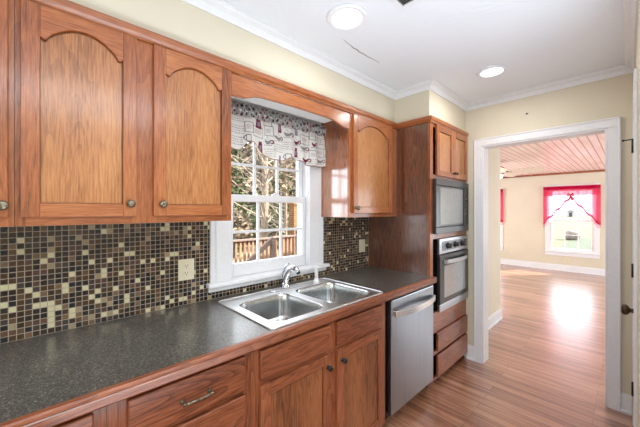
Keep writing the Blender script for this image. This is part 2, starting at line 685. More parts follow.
def plate(bm, outer, holes, z0, z1, mi=0):
    """flat plate with holes between z0 and z1"""
    for z in (z0, z1):
        loops, edges = [], []
        for lp in [outer] + holes:
            vs = [bm.verts.new((p[0], p[1], z)) for p in lp]
            loops.append(vs)
            for i in range(len(vs)):
                edges.append(bm.edges.new((vs[i], vs[(i + 1) % len(vs)])))
        r = bmesh.ops.triangle_fill(bm, use_beauty=True, use_dissolve=False, edges=edges)
        for g in r['geom']:
            if isinstance(g, bmesh.types.BMFace):
                g.material_index = mi
        if z == z0:
            low = loops
    for a, b in zip(low, loops):
        for i in range(len(a)):
            j = (i + 1) % len(a)
            bm.faces.new((a[i], a[j], b[j], b[i])).material_index = mi


# ------------------------------------------------------------------ THE SETTING
D = 3.03          # far wall of the kitchen
H = 2.467         # kitchen ceiling
XW = 1.750        # right wall
FY = 9.0          # far wall of the sun room
FH = 2.335        # sun room ceiling

# floor, ceilings
struct('floor', B((-2.0, 3.6, -2.4, 9.15, -0.06, 0.0)), hardwood)
struct('ceiling_kitchen', B((-0.15, 3.6, -2.4, 3.15, H, H + 0.08)), ceil_m)
struct('ceiling_sunroom', B((-2.1, 3.6, 4.351, 9.15, FH, FH + 0.08), (0.4, 3.6, 3.151, 4.351, FH, FH + 0.08)), beadboard)

# left wall with the window opening
WY0, WY1, WZ0, WZ1 = 0.845, 1.545, 1.004, 2.05
bm = B((-0.15, 0, -2.4, WY0, 0, H), (-0.15, 0, WY1, D, 0, H), (-0.15, 0, WY0, WY1, 0, WZ0), (-0.15, 0, WY0, WY1, WZ1, H))
struct('wall_left', bm, cream)
# far wall with the doorway
DX0, DX1, DZ = 0.765, 1.610, 2.045
bm = B((-0.15, DX0, D, D + 0.12, 0, H), (DX1, 3.6, D, D + 0.12, 0, H), (DX0, DX1, D, D + 0.12, DZ, H))
struct('wall_far', bm, cream)
# right wall: the door's opening is closed by door_1
RY0, RY1 = 2.125, 2.875
bm = B((XW, XW + 0.11, 1.62, RY0, 0, H), (XW, XW + 0.11, RY1, D - 0.001, 0, H), (XW, XW + 0.11, RY0, RY1, 2.05, H))
struct('wall_right', bm, cream)
struct('wall_back', B((-0.15, 3.6, -2.5, -2.401, 0, H)), cream)
struct('wall_dining', B((3.5, 3.6, -2.4, D - 0.001, 0, H)), cream)
# hall stub beyond the doorway and the sun room's walls
HX, HY = 0.530, 4.47
struct('wall_hall', B((0.40, HX, D + 0.121, HY, 0, FH)), cream)
struct('wall_sunroom_near', B((-2.0, 0.399, 4.35, HY, 0, FH)), cream)
W2 = (0.385, 1.170, 0.52, 1.95)      # main far window opening
W3 = (-1.50, -0.715, 0.52, 1.95)     # second far window
bm = B((-2.0, W3[0], FY, FY + 0.14, 0, FH), (W3[1], W2[0], FY, FY + 0.14, 0, FH), (W2[1], 3.6, FY, FY + 0.14, 0, FH))
for w in (W2, W3):
    box(bm, w[0], w[1], FY, FY + 0.14, 0, w[2])
    box(bm, w[0], w[1], FY, FY + 0.14, w[3], FH)
struct('wall_sunroom_far', bm, cream)
struct('wall_sunroom_left', B((-2.12, -2.001, 4.35, 9.14, 0, FH)), cream)
struct('wall_sunroom_right', B((3.5, 3.6, 3.152, 8.999, 0, FH)), cream)

# soffit over the cabinets
SX, TX, YT, ST = 0.294, 0.612, 2.273, 2.197
bm = B((0.001, SX, -2.4, YT, ST, H - 0.001), (0.001, TX, YT, D - 0.001, ST, H - 0.001))
struct('soffit', bm, cream)

# crown mouldings: profile swept along straight runs


def crown(name, runs, s=0.055):
    bm = bmesh.new()
    prof = [(0, 0), (0, -s), (0.008, -s), (0.014, -s + 0.010), (0.022, -s + 0.028), (s - 0.012, -0.018), (s - 0.006, -0.008), (s, -0.007), (s, 0)]
    for axis, face, out, a, b, ma, mb in runs:
        # axis 'y': run along y on the plane x=face, projecting OUT; ma/mb: mitre sign at each end
        A, Bv = [], []
        for d, z in prof:
            for lst, t, mm in ((A, a, ma), (Bv, b, mb)):
                p = (face + out * d, t + mm * d, H + z - 0.0005) if axis == 'y' else (t + mm * d, face + out * d, H + z - 0.0005)
                lst.append(bm.verts.new(p))
        n = len(prof)
        for i in range(n):
            j = (i + 1) % n
            bm.faces.new((A[i], A[j], Bv[j], Bv[i]))
        bm.faces.new(A)
        bm.faces.new(Bv[::-1])
    return struct(name, bm, white)


crown('trim_1', [('y', SX, 1, -2.4, YT, 0, -1), ('x', YT, -1, SX, TX, 1, 1), ('y', TX, 1, YT, D, -1, -1), ('x', D, -1, TX, XW, 1, -1),
                 ('y', XW, -1, 1.62, D, 0, -1)])

# doorway casing and jamb
cw = 0.068
bm = B((DX0 - cw, DX0 - 0.002, D - 0.02, D, 0, DZ), (DX1 + 0.002, DX1 + cw, D - 0.02, D, 0, DZ))
box(bm, DX0 - cw, DX1 + cw, D - 0.02, D, DZ, DZ + cw)
box(bm, DX0 - cw, DX0 - cw + 0.012, D - 0.026, D - 0.02, 0, DZ + cw)
box(bm, DX1 + cw - 0.012, DX1 + cw, D - 0.026, D - 0.02, 0, DZ + cw)
box(bm, DX0 - cw, DX1 + cw, D - 0.026, D - 0.02, DZ + cw - 0.012, DZ + cw)
box(bm, DX0 - 0.002, DX0 + 0.012, D - 0.012, D + 0.13, 0, DZ)
box(bm, DX1 - 0.012, DX1 + 0.002, D - 0.012, D + 0.13, 0, DZ)
box(bm, DX0, DX1, D - 0.012, D + 0.13, DZ - 0.012, DZ + 0.002)
box(bm, DX1 + 0.0, DX1 + cw, D + 0.12, D + 0.138, 0, DZ)
box(bm, DX0 - cw, DX1 + cw, D + 0.12, D + 0.138, DZ, DZ + cw)
struct('trim_2', bm, white, bev=0.003)


def baseboard(name, runs, h=0.135):
    bm = bmesh.new()
    for axis, face, out, a, b in runs:
        for t, z0, z1 in ((0.014, 0, h - 0.02), (0.009, h - 0.02, h), (0.024, 0, 0.02)):
            lo, hi = sorted((face, face + out * t))
            if axis == 'y':
                box(bm, lo, hi, a, b, z0, z1)
            else:
                box(bm, a, b, lo, hi, z0, z1)
    return struct(name, bm, white, bev=0.002)


baseboard('baseboard_far', [('x', D, -1, DX1 + cw, XW - 0.016), ('x', D, -1, 0.625, DX0 - cw)])
baseboard('baseboard_right', [('y', XW, -1, 1.62, RY0 - 0.075)])
baseboard('baseboard_hall', [('y', HX, 1, D + 0.139, HY), ('x', HY, 1, -2.0, HX + 0.014)])
baseboard('baseboard_sunroom', [('x', FY, -1, -2.0, 3.5)], 0.145)

# dark wood moulding under the sun room ceiling
struct('trim_3', B((-2.0, 3.5, FY - 0.03, FY - 0.001, FH - 0.045, FH - 0.001)), redoak['x'])


# mosaic backsplash (grid drawn in its material)
bm = B((0.0005, 0.007, -0.6, 0.733, 0.9145, 1.386), (0.0005, 0.007, 1.665, YT - 0.001, 0.9145, 1.386), (0.0005, 0.007, 0.733, 1.665, 0.9145, 0.972))
struct('wall_left_backsplash', bm, mosaic)

# ------------------------------------------------------------------ window_1 (kitchen)
bm = bmesh.new()
win = bpy.data.objects.new('window_1', None)
win['kind'] = 'structure'
C.objects.link(win)
bm = B((0.0, 0.018, 0.733, WY0 + 0.008, 1.01, 2.155), (0.0, 0.018, WY1 - 0.03, 1.660, 1.01, 2.155), (0.0, 0.018, WY0 + 0.008, WY1 - 0.03, WZ1 - 0.01, 2.155))
for y0, y1 in ((0.733, 0.748), (0.765, 0.772), (1.645, 1.660), (1.621, 1.628)):
    box(bm, 0.018, 0.024, y0, y1, 1.01, 2.155)
obj('window_casing', bm, white, win, 0.003)
bm = B((-0.13, 0.052, 0.712, 1.706, 0.985, 1.012), (0.0075, 0.022, 0.722, 1.696, 0.955, 0.985))
obj('window_sill', bm, white, win, 0.006)
bm = B((-0.149, 0.001, WY0, WY0 + 0.02, WZ0 - 0.01, WZ1), (-0.149, 0.001, WY1 - 0.018, WY1, WZ0 - 0.01, WZ1), (-0.149, 0.001, WY0, WY1, WZ1 - 0.02, WZ1))
box(bm, -0.03, -0.005, WY1 - 0.03, WY1 - 0.018, WZ0 - 0.01, WZ1)
box(bm, -0.03, -0.005, WY0 + 0.02, WY0 + 0.03, WZ0 - 0.01, WZ1)
obj('window_jamb', bm, white, win, 0.002)


def sash(name, parent, axis, p0, p1, a0, a1, z0, z1, stile, bot, top, nv, zs, mw=0.018, m=white):
    """window sash across AXIS with muntins; axis 'x' = lies in the plane x, spans y"""
    bm = bmesh.new()

    def bb(a, b, z, zz, q0=p0, q1=p1):
        if axis == 'x':
            box(bm, q0, q1, a, b, z, zz)
        else:
            box(bm, a, b, q0, q1, z, zz)
    bb(a0, a0 + stile, z0, z1)
    bb(a1 - stile, a1, z0, z1)
    bb(a0 + stile, a1 - stile, z0, z0 + bot)
    bb(a0 + stile, a1 - stile, z1 - top, z1)
    o = obj(name, bm, m, parent, 0.003)
    d = (p1 - p0) * 0.3
    ga, gb = a0 + stile, a1 - stile
    bm = bmesh.new()
    for k in range(1, nv):
        c = ga + (gb - ga) * k / nv
        bb(c - mw / 2, c + mw / 2, z0 + bot, z1 - top, p0 + d, p1 - d)
    for zc in zs:
        bb(ga, gb, zc - mw / 2, zc + mw / 2, p0 + d + 0.0015, p1 - d - 0.0015)
    obj('muntin', bm, m, o)
    bm = bmesh.new()
    mid = (p0 + p1) / 2
    bb(ga - 0.004, gb + 0.004, z0 + bot - 0.004, z1 - top + 0.004, mid - 0.002, mid + 0.002)
    obj('pane', bm, glass, o)
    return o


lo_s = sash('lower_sash', win, 'x', -0.070, -0.035, WY0 + 0.021, WY1 - 0.031 + 0.012, 1.013, 1.545, 0.040, 0.082, 0.042, 3, [1.299])
up_s = sash('upper_sash', win, 'x', -0.115, -0.080, WY0 + 0.021, WY1 - 0.019, 1.50, 2.028, 0.040, 0.04, 0.05, 3, [1.752])
bm = B((-0.062, -0.044, 1.215, 1.275, 1.5455, 1.556))
lathe(bm, (-0.053, 1.245, 1.556), (0, 0, 1), [(0.012, 0), (0.012, 0.008), (0.004, 0.011)], 12)
obj('sash_lock', bm, white, lo_s)

# sun room windows


def far_window(name, w):
    r = bpy.data.objects.new(name, None)
    r['kind'] = 'structure'
    C.objects.link(r)
    x0, x1, z0, z1 = w
    c = 0.095
    y = FY
    bm = B((x0 - c, x0, y - 0.02, y, z0 - 0.16, z1 + c), (x1, x1 + c, y - 0.02, y, z0 - 0.16, z1 + c), (x0, x1, y - 0.02, y, z1, z1 + c))
    box(bm, x0, x1, y - 0.02, y, z0 - 0.16, z0)
    obj('window_casing', bm, white, r, 0.004)
    bm = B((x0 - c - 0.01, x1 + c + 0.01, y - 0.05, y + 0.02, z0 - 0.075, z0 - 0.05))
    obj('window_sill', bm, white, r, 0.004)
    sash('lower_sash', r, 'y', y + 0.02, y + 0.055, x0, x1, z0 - 0.04, 1.225, 0.035, 0.055, 0.05, 3, [0.855], 0.014)
    sash('upper_sash', r, 'y', y + 0.06, y + 0.095, x0, x1, 1.18, z1, 0.035, 0.05, 0.05, 3, [1.56], 0.014)


far_window('window_2', W2)
far_window('window_3', W3)

# ------------------------------------------------------------------ door_1 in the right wall (closed) with its casing
dr = bpy.data.objects.new('door_1', None)
dr['kind'] = 'structure'
C.objects.link(dr)
xf = XW + 0.004
bm = bmesh.new()
box(bm, xf + 0.008, xf + 0.04, RY0 + 0.003, RY1 - 0.003, 0.008, 2.045)
st = 0.11
rails = [(0.008, 0.22), (0.80, 0.93), (1.56, 1.66), (1.94, 2.045)]
for z0, z1 in rails:
    box(bm, xf, xf + 0.008, RY0 + 0.003, RY1 - 0.003, z0, z1)
mid = (RY0 + RY1) / 2
for (a, b), (c, d) in zip(rails, rails[1:]):
    for y0, y1 in ((RY0 + 0.003, RY0 + st), (mid - 0.05, mid + 0.05), (RY1 - st, RY1 - 0.003)):
        box(bm, xf, xf + 0.008, y0, y1, b, c)
    for y0, y1 in ((RY0 + st + 0.02, mid - 0.07), (mid + 0.07, RY1 - st - 0.02)):
        box(bm, xf + 0.003, xf + 0.008, y0, y1, b + 0.02, c - 0.02)
obj('door_panel', bm, white, dr, 0.003)
bm = B((XW - 0.014, XW, RY1, RY1 + 0.068, 0, 2.05), (XW - 0.014, XW, RY0 - 0.068, RY0, 0, 2.05), (XW - 0.014, XW, RY0 - 0.068, RY1 + 0.068, 2.05, 2.118))
obj('door_casing', bm, white, dr, 0.003)
for z in (0.25, 1.04, 1.87):
    bm = bmesh.new()
    lathe(bm, (XW - 0.010, RY1 - 0.006, z - 0.045), (0, 0, 1), [(0.0105, 0), (0.0105, 0.09)], 10)
    box(bm, XW - 0.003, XW + 0.003, RY1 - 0.035, RY1 + 0.004, z - 0.045, z + 0.045)
    h = obj('hinge', bm, black_metal, dr)
    if z > 1.5:
        bm = bmesh.new()
        tube(bm, [(XW - 0.006, RY1 - 0.004, z + 0.046), (XW - 0.055, RY1 - 0.010, z + 0.043)], 0.004, 8)
        lathe(bm, (XW - 0.055, RY1 - 0.010, z + 0.043), (-1, 0, 0), [(0.008, 0), (0.008, 0.008)], 10)
        obj('door_stop', bm, black_metal, h)
bm = bmesh.new()
ky = RY0 + 0.065
lathe(bm, (xf, ky, 0.93), (-1, 0, 0), [(0.031, 0), (0.031, 0.005), (0.024, 0.010), (0.011, 0.014), (0.011, 0.030), (0.022, 0.036), (0.027, 0.046), (0.024, 0.058), (0.012, 0.063)], 20)
obj('door_knob', bm, bronze, dr)

# ------------------------------------------------------------------ cabinet pieces


def arch_pts(a, b, zl, arch):
    pts = []
    n = 32
    for k in range(n + 1):
        s = -1 + 2.0 * k / n
        t = abs(s)
        yy = (a + b) / 2 + s * (b - a) / 2 * 0.985
        zz = zl + arch * max(0.0, 1 - (t / 0.9) ** 2.0) - 0.009 * math.exp(-((t - 0.9) / 0.06) ** 2)
        pts.append((yy, zz))
    return pts


def panel_door(parent, y0, y1, z0, z1, xb, woods, st=0.052, arch=0.0, knob=None, th=0.02, bot=None, kmat=pewter, kr=0.016, name='door'):
    """frame and panel cabinet door facing +x; ARCH lifts the middle of the top rail's lower edge"""
    bm = bmesh.new()
    bot = bot or st
    top = st
    box(bm, xb, xb + th, y0, y0 + st, z0, z1, 0)
    box(bm, xb, xb + th, y1 - st, y1, z0, z1, 0)
    box(bm, xb, xb + th, y0 + st, y1 - st, z0, z0 + bot, 1)
    a, b = y0 + st, y1 - st
    if arch:
        zl = z1 - top - arch
        pts = [(a, z1), (a, zl)]
        lowpts = arch_pts(a, b, zl, arch)
        pts += lowpts + [(b, zl), (b, z1)]
        prism(bm, pts, 'x', xb, xb + th, 1)
    else:
        box(bm, xb, xb + th, a, b, z1 - top, z1, 1)
    d = obj(name, bm, [woods['z'], woods['y']], parent, 0.0035)
    g = 0.0045
    bm = B((xb + 0.0005, xb + 0.003, a - 0.004, b + 0.004, z0 + bot - 0.004, z1 - top + 0.002))
    zb_ = z0 + bot + g * 0.4
    if arch:
        fld = [(b - g * 1.2, zb_), (b - g * 1.2, z1 - top - arch - g * 1.6)]
        fld += [(min(max(p[0], a + g * 0.5), b - g * 1.2), p[1] - g * 1.6) for p in lowpts[1:-1]][::-1]
        fld += [(a + g * 0.4, z1 - top - arch - g * 1.6), (a + g * 0.4, zb_)]
    else:
        fld = [(b - g * 1.2, zb_), (b - g * 1.2, z1 - top - g * 1.4), (a + g * 0.4, z1 - top - g * 1.4), (a + g * 0.4, zb_)]
    prism(bm, fld, 'x', xb + 0.003, xb + 0.0105)
    obj('panel', bm, woods['p'], d)
    if knob:
        bm = bmesh.new()
        lathe(bm, (xb + th, knob[0], knob[1]), (1, 0, 0),
              [(kr * 0.75, 0), (kr * 0.7, 0.003), (kr * 0.42, 0.006), (kr * 0.42, 0.013), (kr * 0.9, 0.017), (kr, 0.021), (kr * 0.85, 0.026), (kr * 0.4, 0.029)], 16)
        obj('knob', bm, kmat, d)
    return d


def slab_front(name, parent, y0, y1, z0, z1, xb, m, th=0.02):
    bm = B((xb, xb + th, y0, y1, z0, z1))
    return obj(name, bm, m, parent, 0.005, seg=3)


# --- upper cabinets
UF = 0.314            # face frame plane
UB, UT = 1.389, 2.155


def upper(name, label, y0, y1, frames, doors, carcass=None):
    t = thing(name, label, 'cabinet', (UF / 2, (y0 + y1) / 2, UB))
    bm = B((0.008, UF - 0.02, y0, y0 + 0.016, UB, UT), (0.008, UF - 0.02, y1 - 0.016, y1, UB, UT),
           (0.008, UF - 0.02, y0 + 0.016, y1 - 0.016, UB + 0.012, UB + 0.03), (0.008, UF - 0.02, y0 + 0.016, y1 - 0.016, UT - 0.02, UT),
           (0.008, 0.016, y0 + 0.016, y1 - 0.016, UB + 0.03, UT - 0.02))
    obj('carcass', bm, carcass or oak['z'], t)
    bm = bmesh.new()
    for a, b in frames:
        box(bm, UF - 0.02, UF, a, b, UB, UT, 0)
    for (a, b), (c, d) in zip(frames, frames[1:]):
        box(bm, UF - 0.02, UF, b, c, UB, UB + 0.04, 1)
        box(bm, UF - 0.02, UF, b, c, UT - 0.03, UT, 1)
    obj('face_frame', bm, [oak['z'], oak['y']], t)
    for (a, b, kn) in doors:
        panel_door(t, a, b, 1.419, 2.146, UF, oak, 0.047, 0.062, kn, bot=0.048)
    return t


upper('upper_cabinet', 'oak wall cabinet with one arched door, cut off by the left edge of the photo', -0.56, -0.058,
      [(-0.56, -0.50), (-0.085, -0.058)], [(-0.52, -0.071, (-0.083, 1.458))])
upper('upper_cabinet', 'oak wall cabinet with two arched doors above the mosaic, left of the window', -0.057, 0.715,
      [(-0.057, -0.03), (0.275, 0.37), (0.69, 0.715)], [(-0.043, 0.291, (0.267, 1.469)), (0.354, 0.703, (0.386, 1.469))])
upper('upper_cabinet', 'narrow oak wall cabinet with one arched door, right of the window', 1.640, YT - 0.001,
      [(1.640, 1.69), (2.15, YT - 0.001)], [(1.667, 2.172, (1.697, 1.460))], varnished)

# --- wood moulding along the top of the cabinets
bm = bmesh.new()
prof = [(-0.004, 2.150), (0.008, 2.150), (0.012, 2.158), (0.022, 2.168), (0.024, 2.186), (0.018, 2.196), (-0.018, 2.196), (-0.018, 2.156)]
bm2 = []


def sweep(bm, prof, path):
    """PATH: list of (x, y, nx, ny) with mitred outward offsets"""
    rings = [[bm.verts.new((x + nx * d, y + ny * d, z)) for d, z in prof] for x, y, nx, ny in path]
    n = len(prof)
    for a, b in zip(rings, rings[1:]):
        for i in range(n):
            j = (i + 1) % n
            bm.faces.new((a[i], a[j], b[j], b[i]))
    bm.faces.new(rings[0][::-1])
    bm.faces.new(rings[-1])


prof = [(0.0005, 2.150), (0.010, 2.150), (0.013, 2.158), (0.022, 2.168), (0.024, 2.186), (0.018, 2.1965), (0.0005, 2.1965)]
sweep(bm, prof, [(UF + 0.001, -0.56, 1, 0), (UF + 0.001, YT - 0.001, 1, -1), (0.619, YT - 0.001, 1, -1), (0.619, D - 0.003, 1, 0)])
o = obj('cabinet_crown_moulding', bm, oak['y'])
tag(o, 'rounded oak moulding running along the top of all the wall cabinets', 'moulding')

# --- arched wood board over the window
bm = bmesh.new()
ya, yb = 0.716, 1.639
pts = [(ya, 2.1495), (ya, 2.036), (ya + 0.035, 2.034), (ya + 0.075, 2.037), (ya + 0.11, 2.05), (ya + 0.15, 2.063)]
n = 14
for k in range(n + 1):
    s = k / n
    yy = ya + 0.19 + s * (yb - ya - 0.38)
    pts.append((yy, 2.069 + 0.004 * math.sin(math.pi * s)))
pts += [(yb - 0.15, 2.063), (yb - 0.11, 2.05), (yb - 0.075, 2.037), (yb - 0.035, 2.034), (yb, 2.036), (yb, 2.1495)]
prism(bm, pts, 'x', UF - 0.02, UF)
o = obj('window_valance_board', bm, oak['y'], bev=0.003)
tag(o, 'arched oak board bridging the two wall cabinets above the sink window', 'valance board')

# --- fluorescent light fixture under the soffit, behind the board
t = thing('under_soffit_light', 'white fluorescent light fixture tucked behind the arched oak board', 'light', (0.2, 1.2, 2.196))
obj('housing', B((0.13, 0.272, 0.78, 1.56, 2.12, 2.196)), white, t, 0.006)
obj('diffuser', B((0.138, 0.264, 0.79, 1.55, 2.09, 2.12)), white_matte, t, 0.012)

# ------------------------------------------------------------------ base cabinets
BF = 0.625            # face frame plane; fronts sit proud to 0.645
BT = 0.871


def base_cab(label, y0, y1):
    t = thing('base_cabinet', label, 'cabinet', (0.32, (y0 + y1) / 2, 0))
    bm = B((0.01, BF - 0.02, y0, y0 + 0.016, 0.0, BT), (0.01, BF - 0.02, y1 - 0.016, y1, 0.0, BT),
           (0.01, BF - 0.02, y0 + 0.016, y1 - 0.016, 0.085, 0.10), (0.01, 0.02, y0 + 0.016, y1 - 0.016, 0.10, BT))
    obj('carcass', bm, redoak['z'], t)
    obj('toe_kick', B((0.535, 0.55, y0 + 0.016, y1 - 0.016, 0, 0.084)), dark_wood, t)
    return t


def face_frame(t, y0, y1, stiles, rails):
    bm = bmesh.new()
    for a, b in stiles:
        box(bm, BF - 0.02, BF, a, b, 0.06, BT, 0)
    for (a, b), (c, d) in zip(stiles, stiles[1:]):
        for z0, z1 in rails:
            box(bm, BF - 0.02, BF, b, c, z0, z1, 1)
    obj('face_frame', bm, [redoak['z'], redoak['y']], t)


def bar_pull(parent, y0, y1, z, x):
    bm = bmesh.new()
    for y in (y0, y1):
        lathe(bm, (x, y, z), (1, 0, 0), [(0.009, 0), (0.009, 0.003), (0.005, 0.006), (0.005, 0.020), (0.008, 0.024), (0.004, 0.029)], 12)
    nn = 10
    pts = [(x + 0.023 + 0.004 * math.sin(math.pi * k / nn), y0 + (y1 - y0) * k / nn, z) for k in range(nn + 1)]
    rs = [0.0032 + 0.0022 * abs(math.sin(3 * math.pi * k / nn)) for k in range(nn + 1)]
    tube(bm, pts, rs, 8)
    obj('bar_pull', bm, pewter, parent)


t = base_cab('reddish oak base cabinet at the near end of the counter, door only partly in view', -0.56, 0.150)
face_frame(t, -0.56, 0.150, [(-0.56, -0.50), (0.10, 0.150)], [(0.06, 0.11), (BT - 0.035, BT), (0.69, 0.712)])
slab_front('drawer', t, -0.52, 0.117, 0.712, 0.848, BF, redoak['y'])
panel_door(t, -0.52, 0.117, 0.085, 0.69, BF, redoak, 0.055)

t = base_cab('reddish oak drawer base cabinet with a pewter bar pull, left of the sink base', 0.151, 0.645)
face_frame(t, 0.151, 0.645, [(0.151, 0.215), (0.60, 0.645)], [(0.06, 0.11), (BT - 0.035, BT), (0.69, 0.712), (0.40, 0.42)])
for z0, z1 in ((0.712, 0.848), (0.42, 0.690), (0.09, 0.40)):
    d = slab_front('drawer', t, 0.203, 0.612, z0, z1, BF, redoak['y'])
    zz = 0.773 if z1 > 0.8 else (z0 + z1) / 2
    bar_pull(d, 0.365, 0.46, zz, BF + 0.02)

t = base_cab('reddish oak sink base cabinet with two panel doors under two false drawer fronts', 0.646, 1.632)
face_frame(t, 0.646, 1.632, [(0.646, 0.70), (1.09, 1.175), (1.56, 1.632)], [(0.06, 0.11), (BT - 0.035, BT), (0.69, 0.712)])
for y0, y1 in ((0.683, 1.102), (1.160, 1.578)):
    slab_front('false_drawer_front', t, y0, y1, 0.715, 0.843, BF, redoak['y'])
for y0, y1, kn in ((0.683, 1.107, (1.084, 0.63)), (1.160, 1.585, (1.197, 0.63))):
    panel_door(t, y0, y1, 0.084, 0.691, BF, redoak, 0.05, 0, kn, kmat=black_metal, kr=0.0145)

# --- countertop with sink cut-out and wooden nosing
t = thing('countertop', 'long dark grey speckled laminate countertop with an oak front edge', 'countertop', (0.33, 0.8, 0.872))
bm = bmesh.new()
plate(bm, [(0.0075, -0.56), (0.645, -0.56), (0.645, YT - 0.001), (0.0075, YT - 0.001)], [rrect(0.125, 0.612, 0.775, 1.585, 0.03)], 0.872, 0.914)
obj('slab', bm, laminate, t)
bm = bmesh.new()
prof = [(0.6455, 0.866), (0.662, 0.866), (0.667, 0.872), (0.667, 0.893), (0.664, 0.897), (0.6685, 0.901), (0.668, 0.908), (0.663, 0.9135), (0.655, 0.9142), (0.6455, 0.9142)]
prism(bm, prof, 'y', -0.56, YT + 0.012)
obj('front_edge', bm, redoak['y'], t)

# --- sink
t = thing('kitchen_sink', 'stainless steel double bowl drop-in sink under the window', 'sink', (0.36, 1.17, 0.914))
b1 = rrect(0.195, 0.590, 0.795, 1.145, 0.07)
b2 = rrect(0.195, 0.590, 1.195, 1.560, 0.07)
bm = bmesh.new()
plate(bm, rrect(0.085, 0.640, 0.738, 1.605, 0.028), [b1, b2], 0.9144, 0.9175)
# raised bead around the edge
pts = rrect(0.089, 0.636, 0.742, 1.601, 0.026)
pts3 = [(p[0], p[1], 0.917) for p in pts]
pts3.append(pts3[0])
tube(bm, pts3, 0.0045, 8, cap=False)
rim = obj('rim', bm, rim_steel, t, 0.0)


def bowl(y0, y1):
    bm = bmesh.new()
    rings = []
    specs = [(0.0, 0.9178), (0.003, 0.914), (0.006, 0.905), (0.010, 0.86), (0.014, 0.79), (0.022, 0.765), (0.042, 0.748), (0.075, 0.742)]
    for ins, z in specs:
        r = max(0.02, 0.07 - ins * 0.4)
        rings.append([bm.verts.new((p[0], p[1], z)) for p in rrect(0.195 + ins, 0.590 - ins, y0 + ins, y1 - ins, r)])
    n = len(rings[0])
    for a, b in zip(rings, rings[1:]):
        for i in range(n):
            f = bm.faces.new((a[i], a[(i + 1) % n], b[(i + 1) % n], b[i]))
            f.smooth = True
    bm.faces.new(rings[-1])
    o = obj('bowl', bm, sink_steel, t)
    so = o.modifiers.new('solid', 'SOLIDIFY')
    so.thickness = 0.001
    so.offset = 1
    bm = bmesh.new()
    c = (0.392, (y0 + y1) / 2, 0.7425)
    lathe(bm, c, (0, 0, 1), [(0.045, 0), (0.045, 0.003), (0.036, 0.004), (0.030, 0.001), (0.004, 0.001)], 24)
    obj('drain', bm, chrome, o)


bowl(0.795, 1.145)
bowl(1.195, 1.560)

# --- faucet
t = thing('faucet', 'chrome single lever faucet on the back rim of the sink', 'faucet', (0.135, 1.215, 0.918))
bm = bmesh.new()
A0, _ = prism(bm, [(0.135 + 0.026 * math.cos(a) * 1.0, 1.20 + (0.10 if math.sin(a) > 0 else -0.10) + 0.026 * math.sin(a)) for a in [2 * math.pi * k / 32 + 0.05 for k in range(32)]], 'z', 0.918, 0.926)
obj('deck_plate', bm, chrome, t, 0.003)
bm = bmesh.new()
lathe(bm, (0.13, 1.20, 0.926), (0, 0, 1), [(0.029, 0), (0.028, 0.008), (0.024, 0.016), (0.023, 0.03)], 20)
obj('body', bm, chrome, t)
bm = bmesh.new()
tube(bm, [(0.13, 1.20, 0.945), (0.133, 1.20, 0.985), (0.146, 1.203, 1.022), (0.170, 1.207, 1.052), (0.200, 1.211, 1.066), (0.226, 1.215, 1.060), (0.240, 1.218, 1.040)],
     [0.022, 0.0225, 0.0225, 0.021, 0.0185, 0.016, 0.014], 16)
sp_ = obj('spout', bm, chrome, t)
bm = bmesh.new()
lathe(bm, (0.2395, 1.218, 1.041), (0.5, 0.08, -0.86), [(0.013, 0), (0.013, 0.012), (0.010, 0.013)], 14)
obj('aerator', bm, black_metal, sp_)
bm = bmesh.new()
tube(bm, [(0.112, 1.198, 0.985), (0.106, 1.197, 1.02), (0.122, 1.20, 1.058), (0.158, 1.206, 1.088)], [0.010, 0.010, 0.008, 0.006], 12)
obj('lever', bm, chrome, t)

# --- side sprayer
t = thing('sink_sprayer', 'white side sprayer standing at the back right corner of the sink', 'sprayer', (0.134, 1.479, 0.918))
bm = bmesh.new()
lathe(bm, (0.134, 1.479, 0.918), (0, 0, 1), [(0.024, 0), (0.023, 0.006), (0.017, 0.012), (0.014, 0.03)], 16)
obj('base', bm, white_matte, t)
bm = bmesh.new()
lathe(bm, (0.134, 1.479, 0.945), (0, 0, 1), [(0.012, 0), (0.0125, 0.03), (0.014, 0.06), (0.017, 0.072), (0.018, 0.085), (0.010, 0.093)], 16)
tube(bm, [(0.134, 1.479, 1.022), (0.158, 1.479, 1.028)], [0.014, 0.011], 12)
obj('spray_head', bm, white_matte, t)

# --- dishwasher
t = thing('dishwasher', 'stainless steel dishwasher with a bowed bar handle at the end of the counter', 'dishwasher', (0.33, 1.965, 0))
obj('tub', B((0.03, 0.615, 1.664, 2.258, 0.095, 0.862)), black_plastic, t)
obj('toe_panel', B((0.50, 0.56, 1.664, 2.258, 0.0, 0.094)), black_plastic, t)
bm = bmesh.new()
box(bm, 0.616, 0.652, 1.668, 2.262, 0.098, 0.850)
dd = obj('door', bm, steel_v, t, 0.006)
bm = bmesh.new()
n = 24
yA, yB = 1.685, 2.250
inner, outer = [], []
for k in range(n + 1):
    s = k / n
    bow = 0.022 + 0.042 * math.sin(math.pi * s) ** 0.8
    y = yA + (yB - yA) * s
    ring = [(0.652 + bow - 0.012, y, 0.738), (0.652 + bow, y, 0.741), (0.652 + bow - 0.004, y, 0.777), (0.652 + bow - 0.014, y, 0.780)]
    inner.append([bm.verts.new(p) for p in ring])
for a, b in zip(inner, inner[1:]):
    for i in range(4):
        bm.faces.new((a[i], a[(i + 1) % 4], b[(i + 1) % 4], b[i]))
bm.faces.new(inner[0][::-1])
bm.faces.new(inner[-1])
for y in (yA, yB - 0.012):
    box(bm, 0.652, 0.674, y, y + 0.012, 0.746, 0.778)
obj('handle', bm, rim_steel, dd, 0.002)

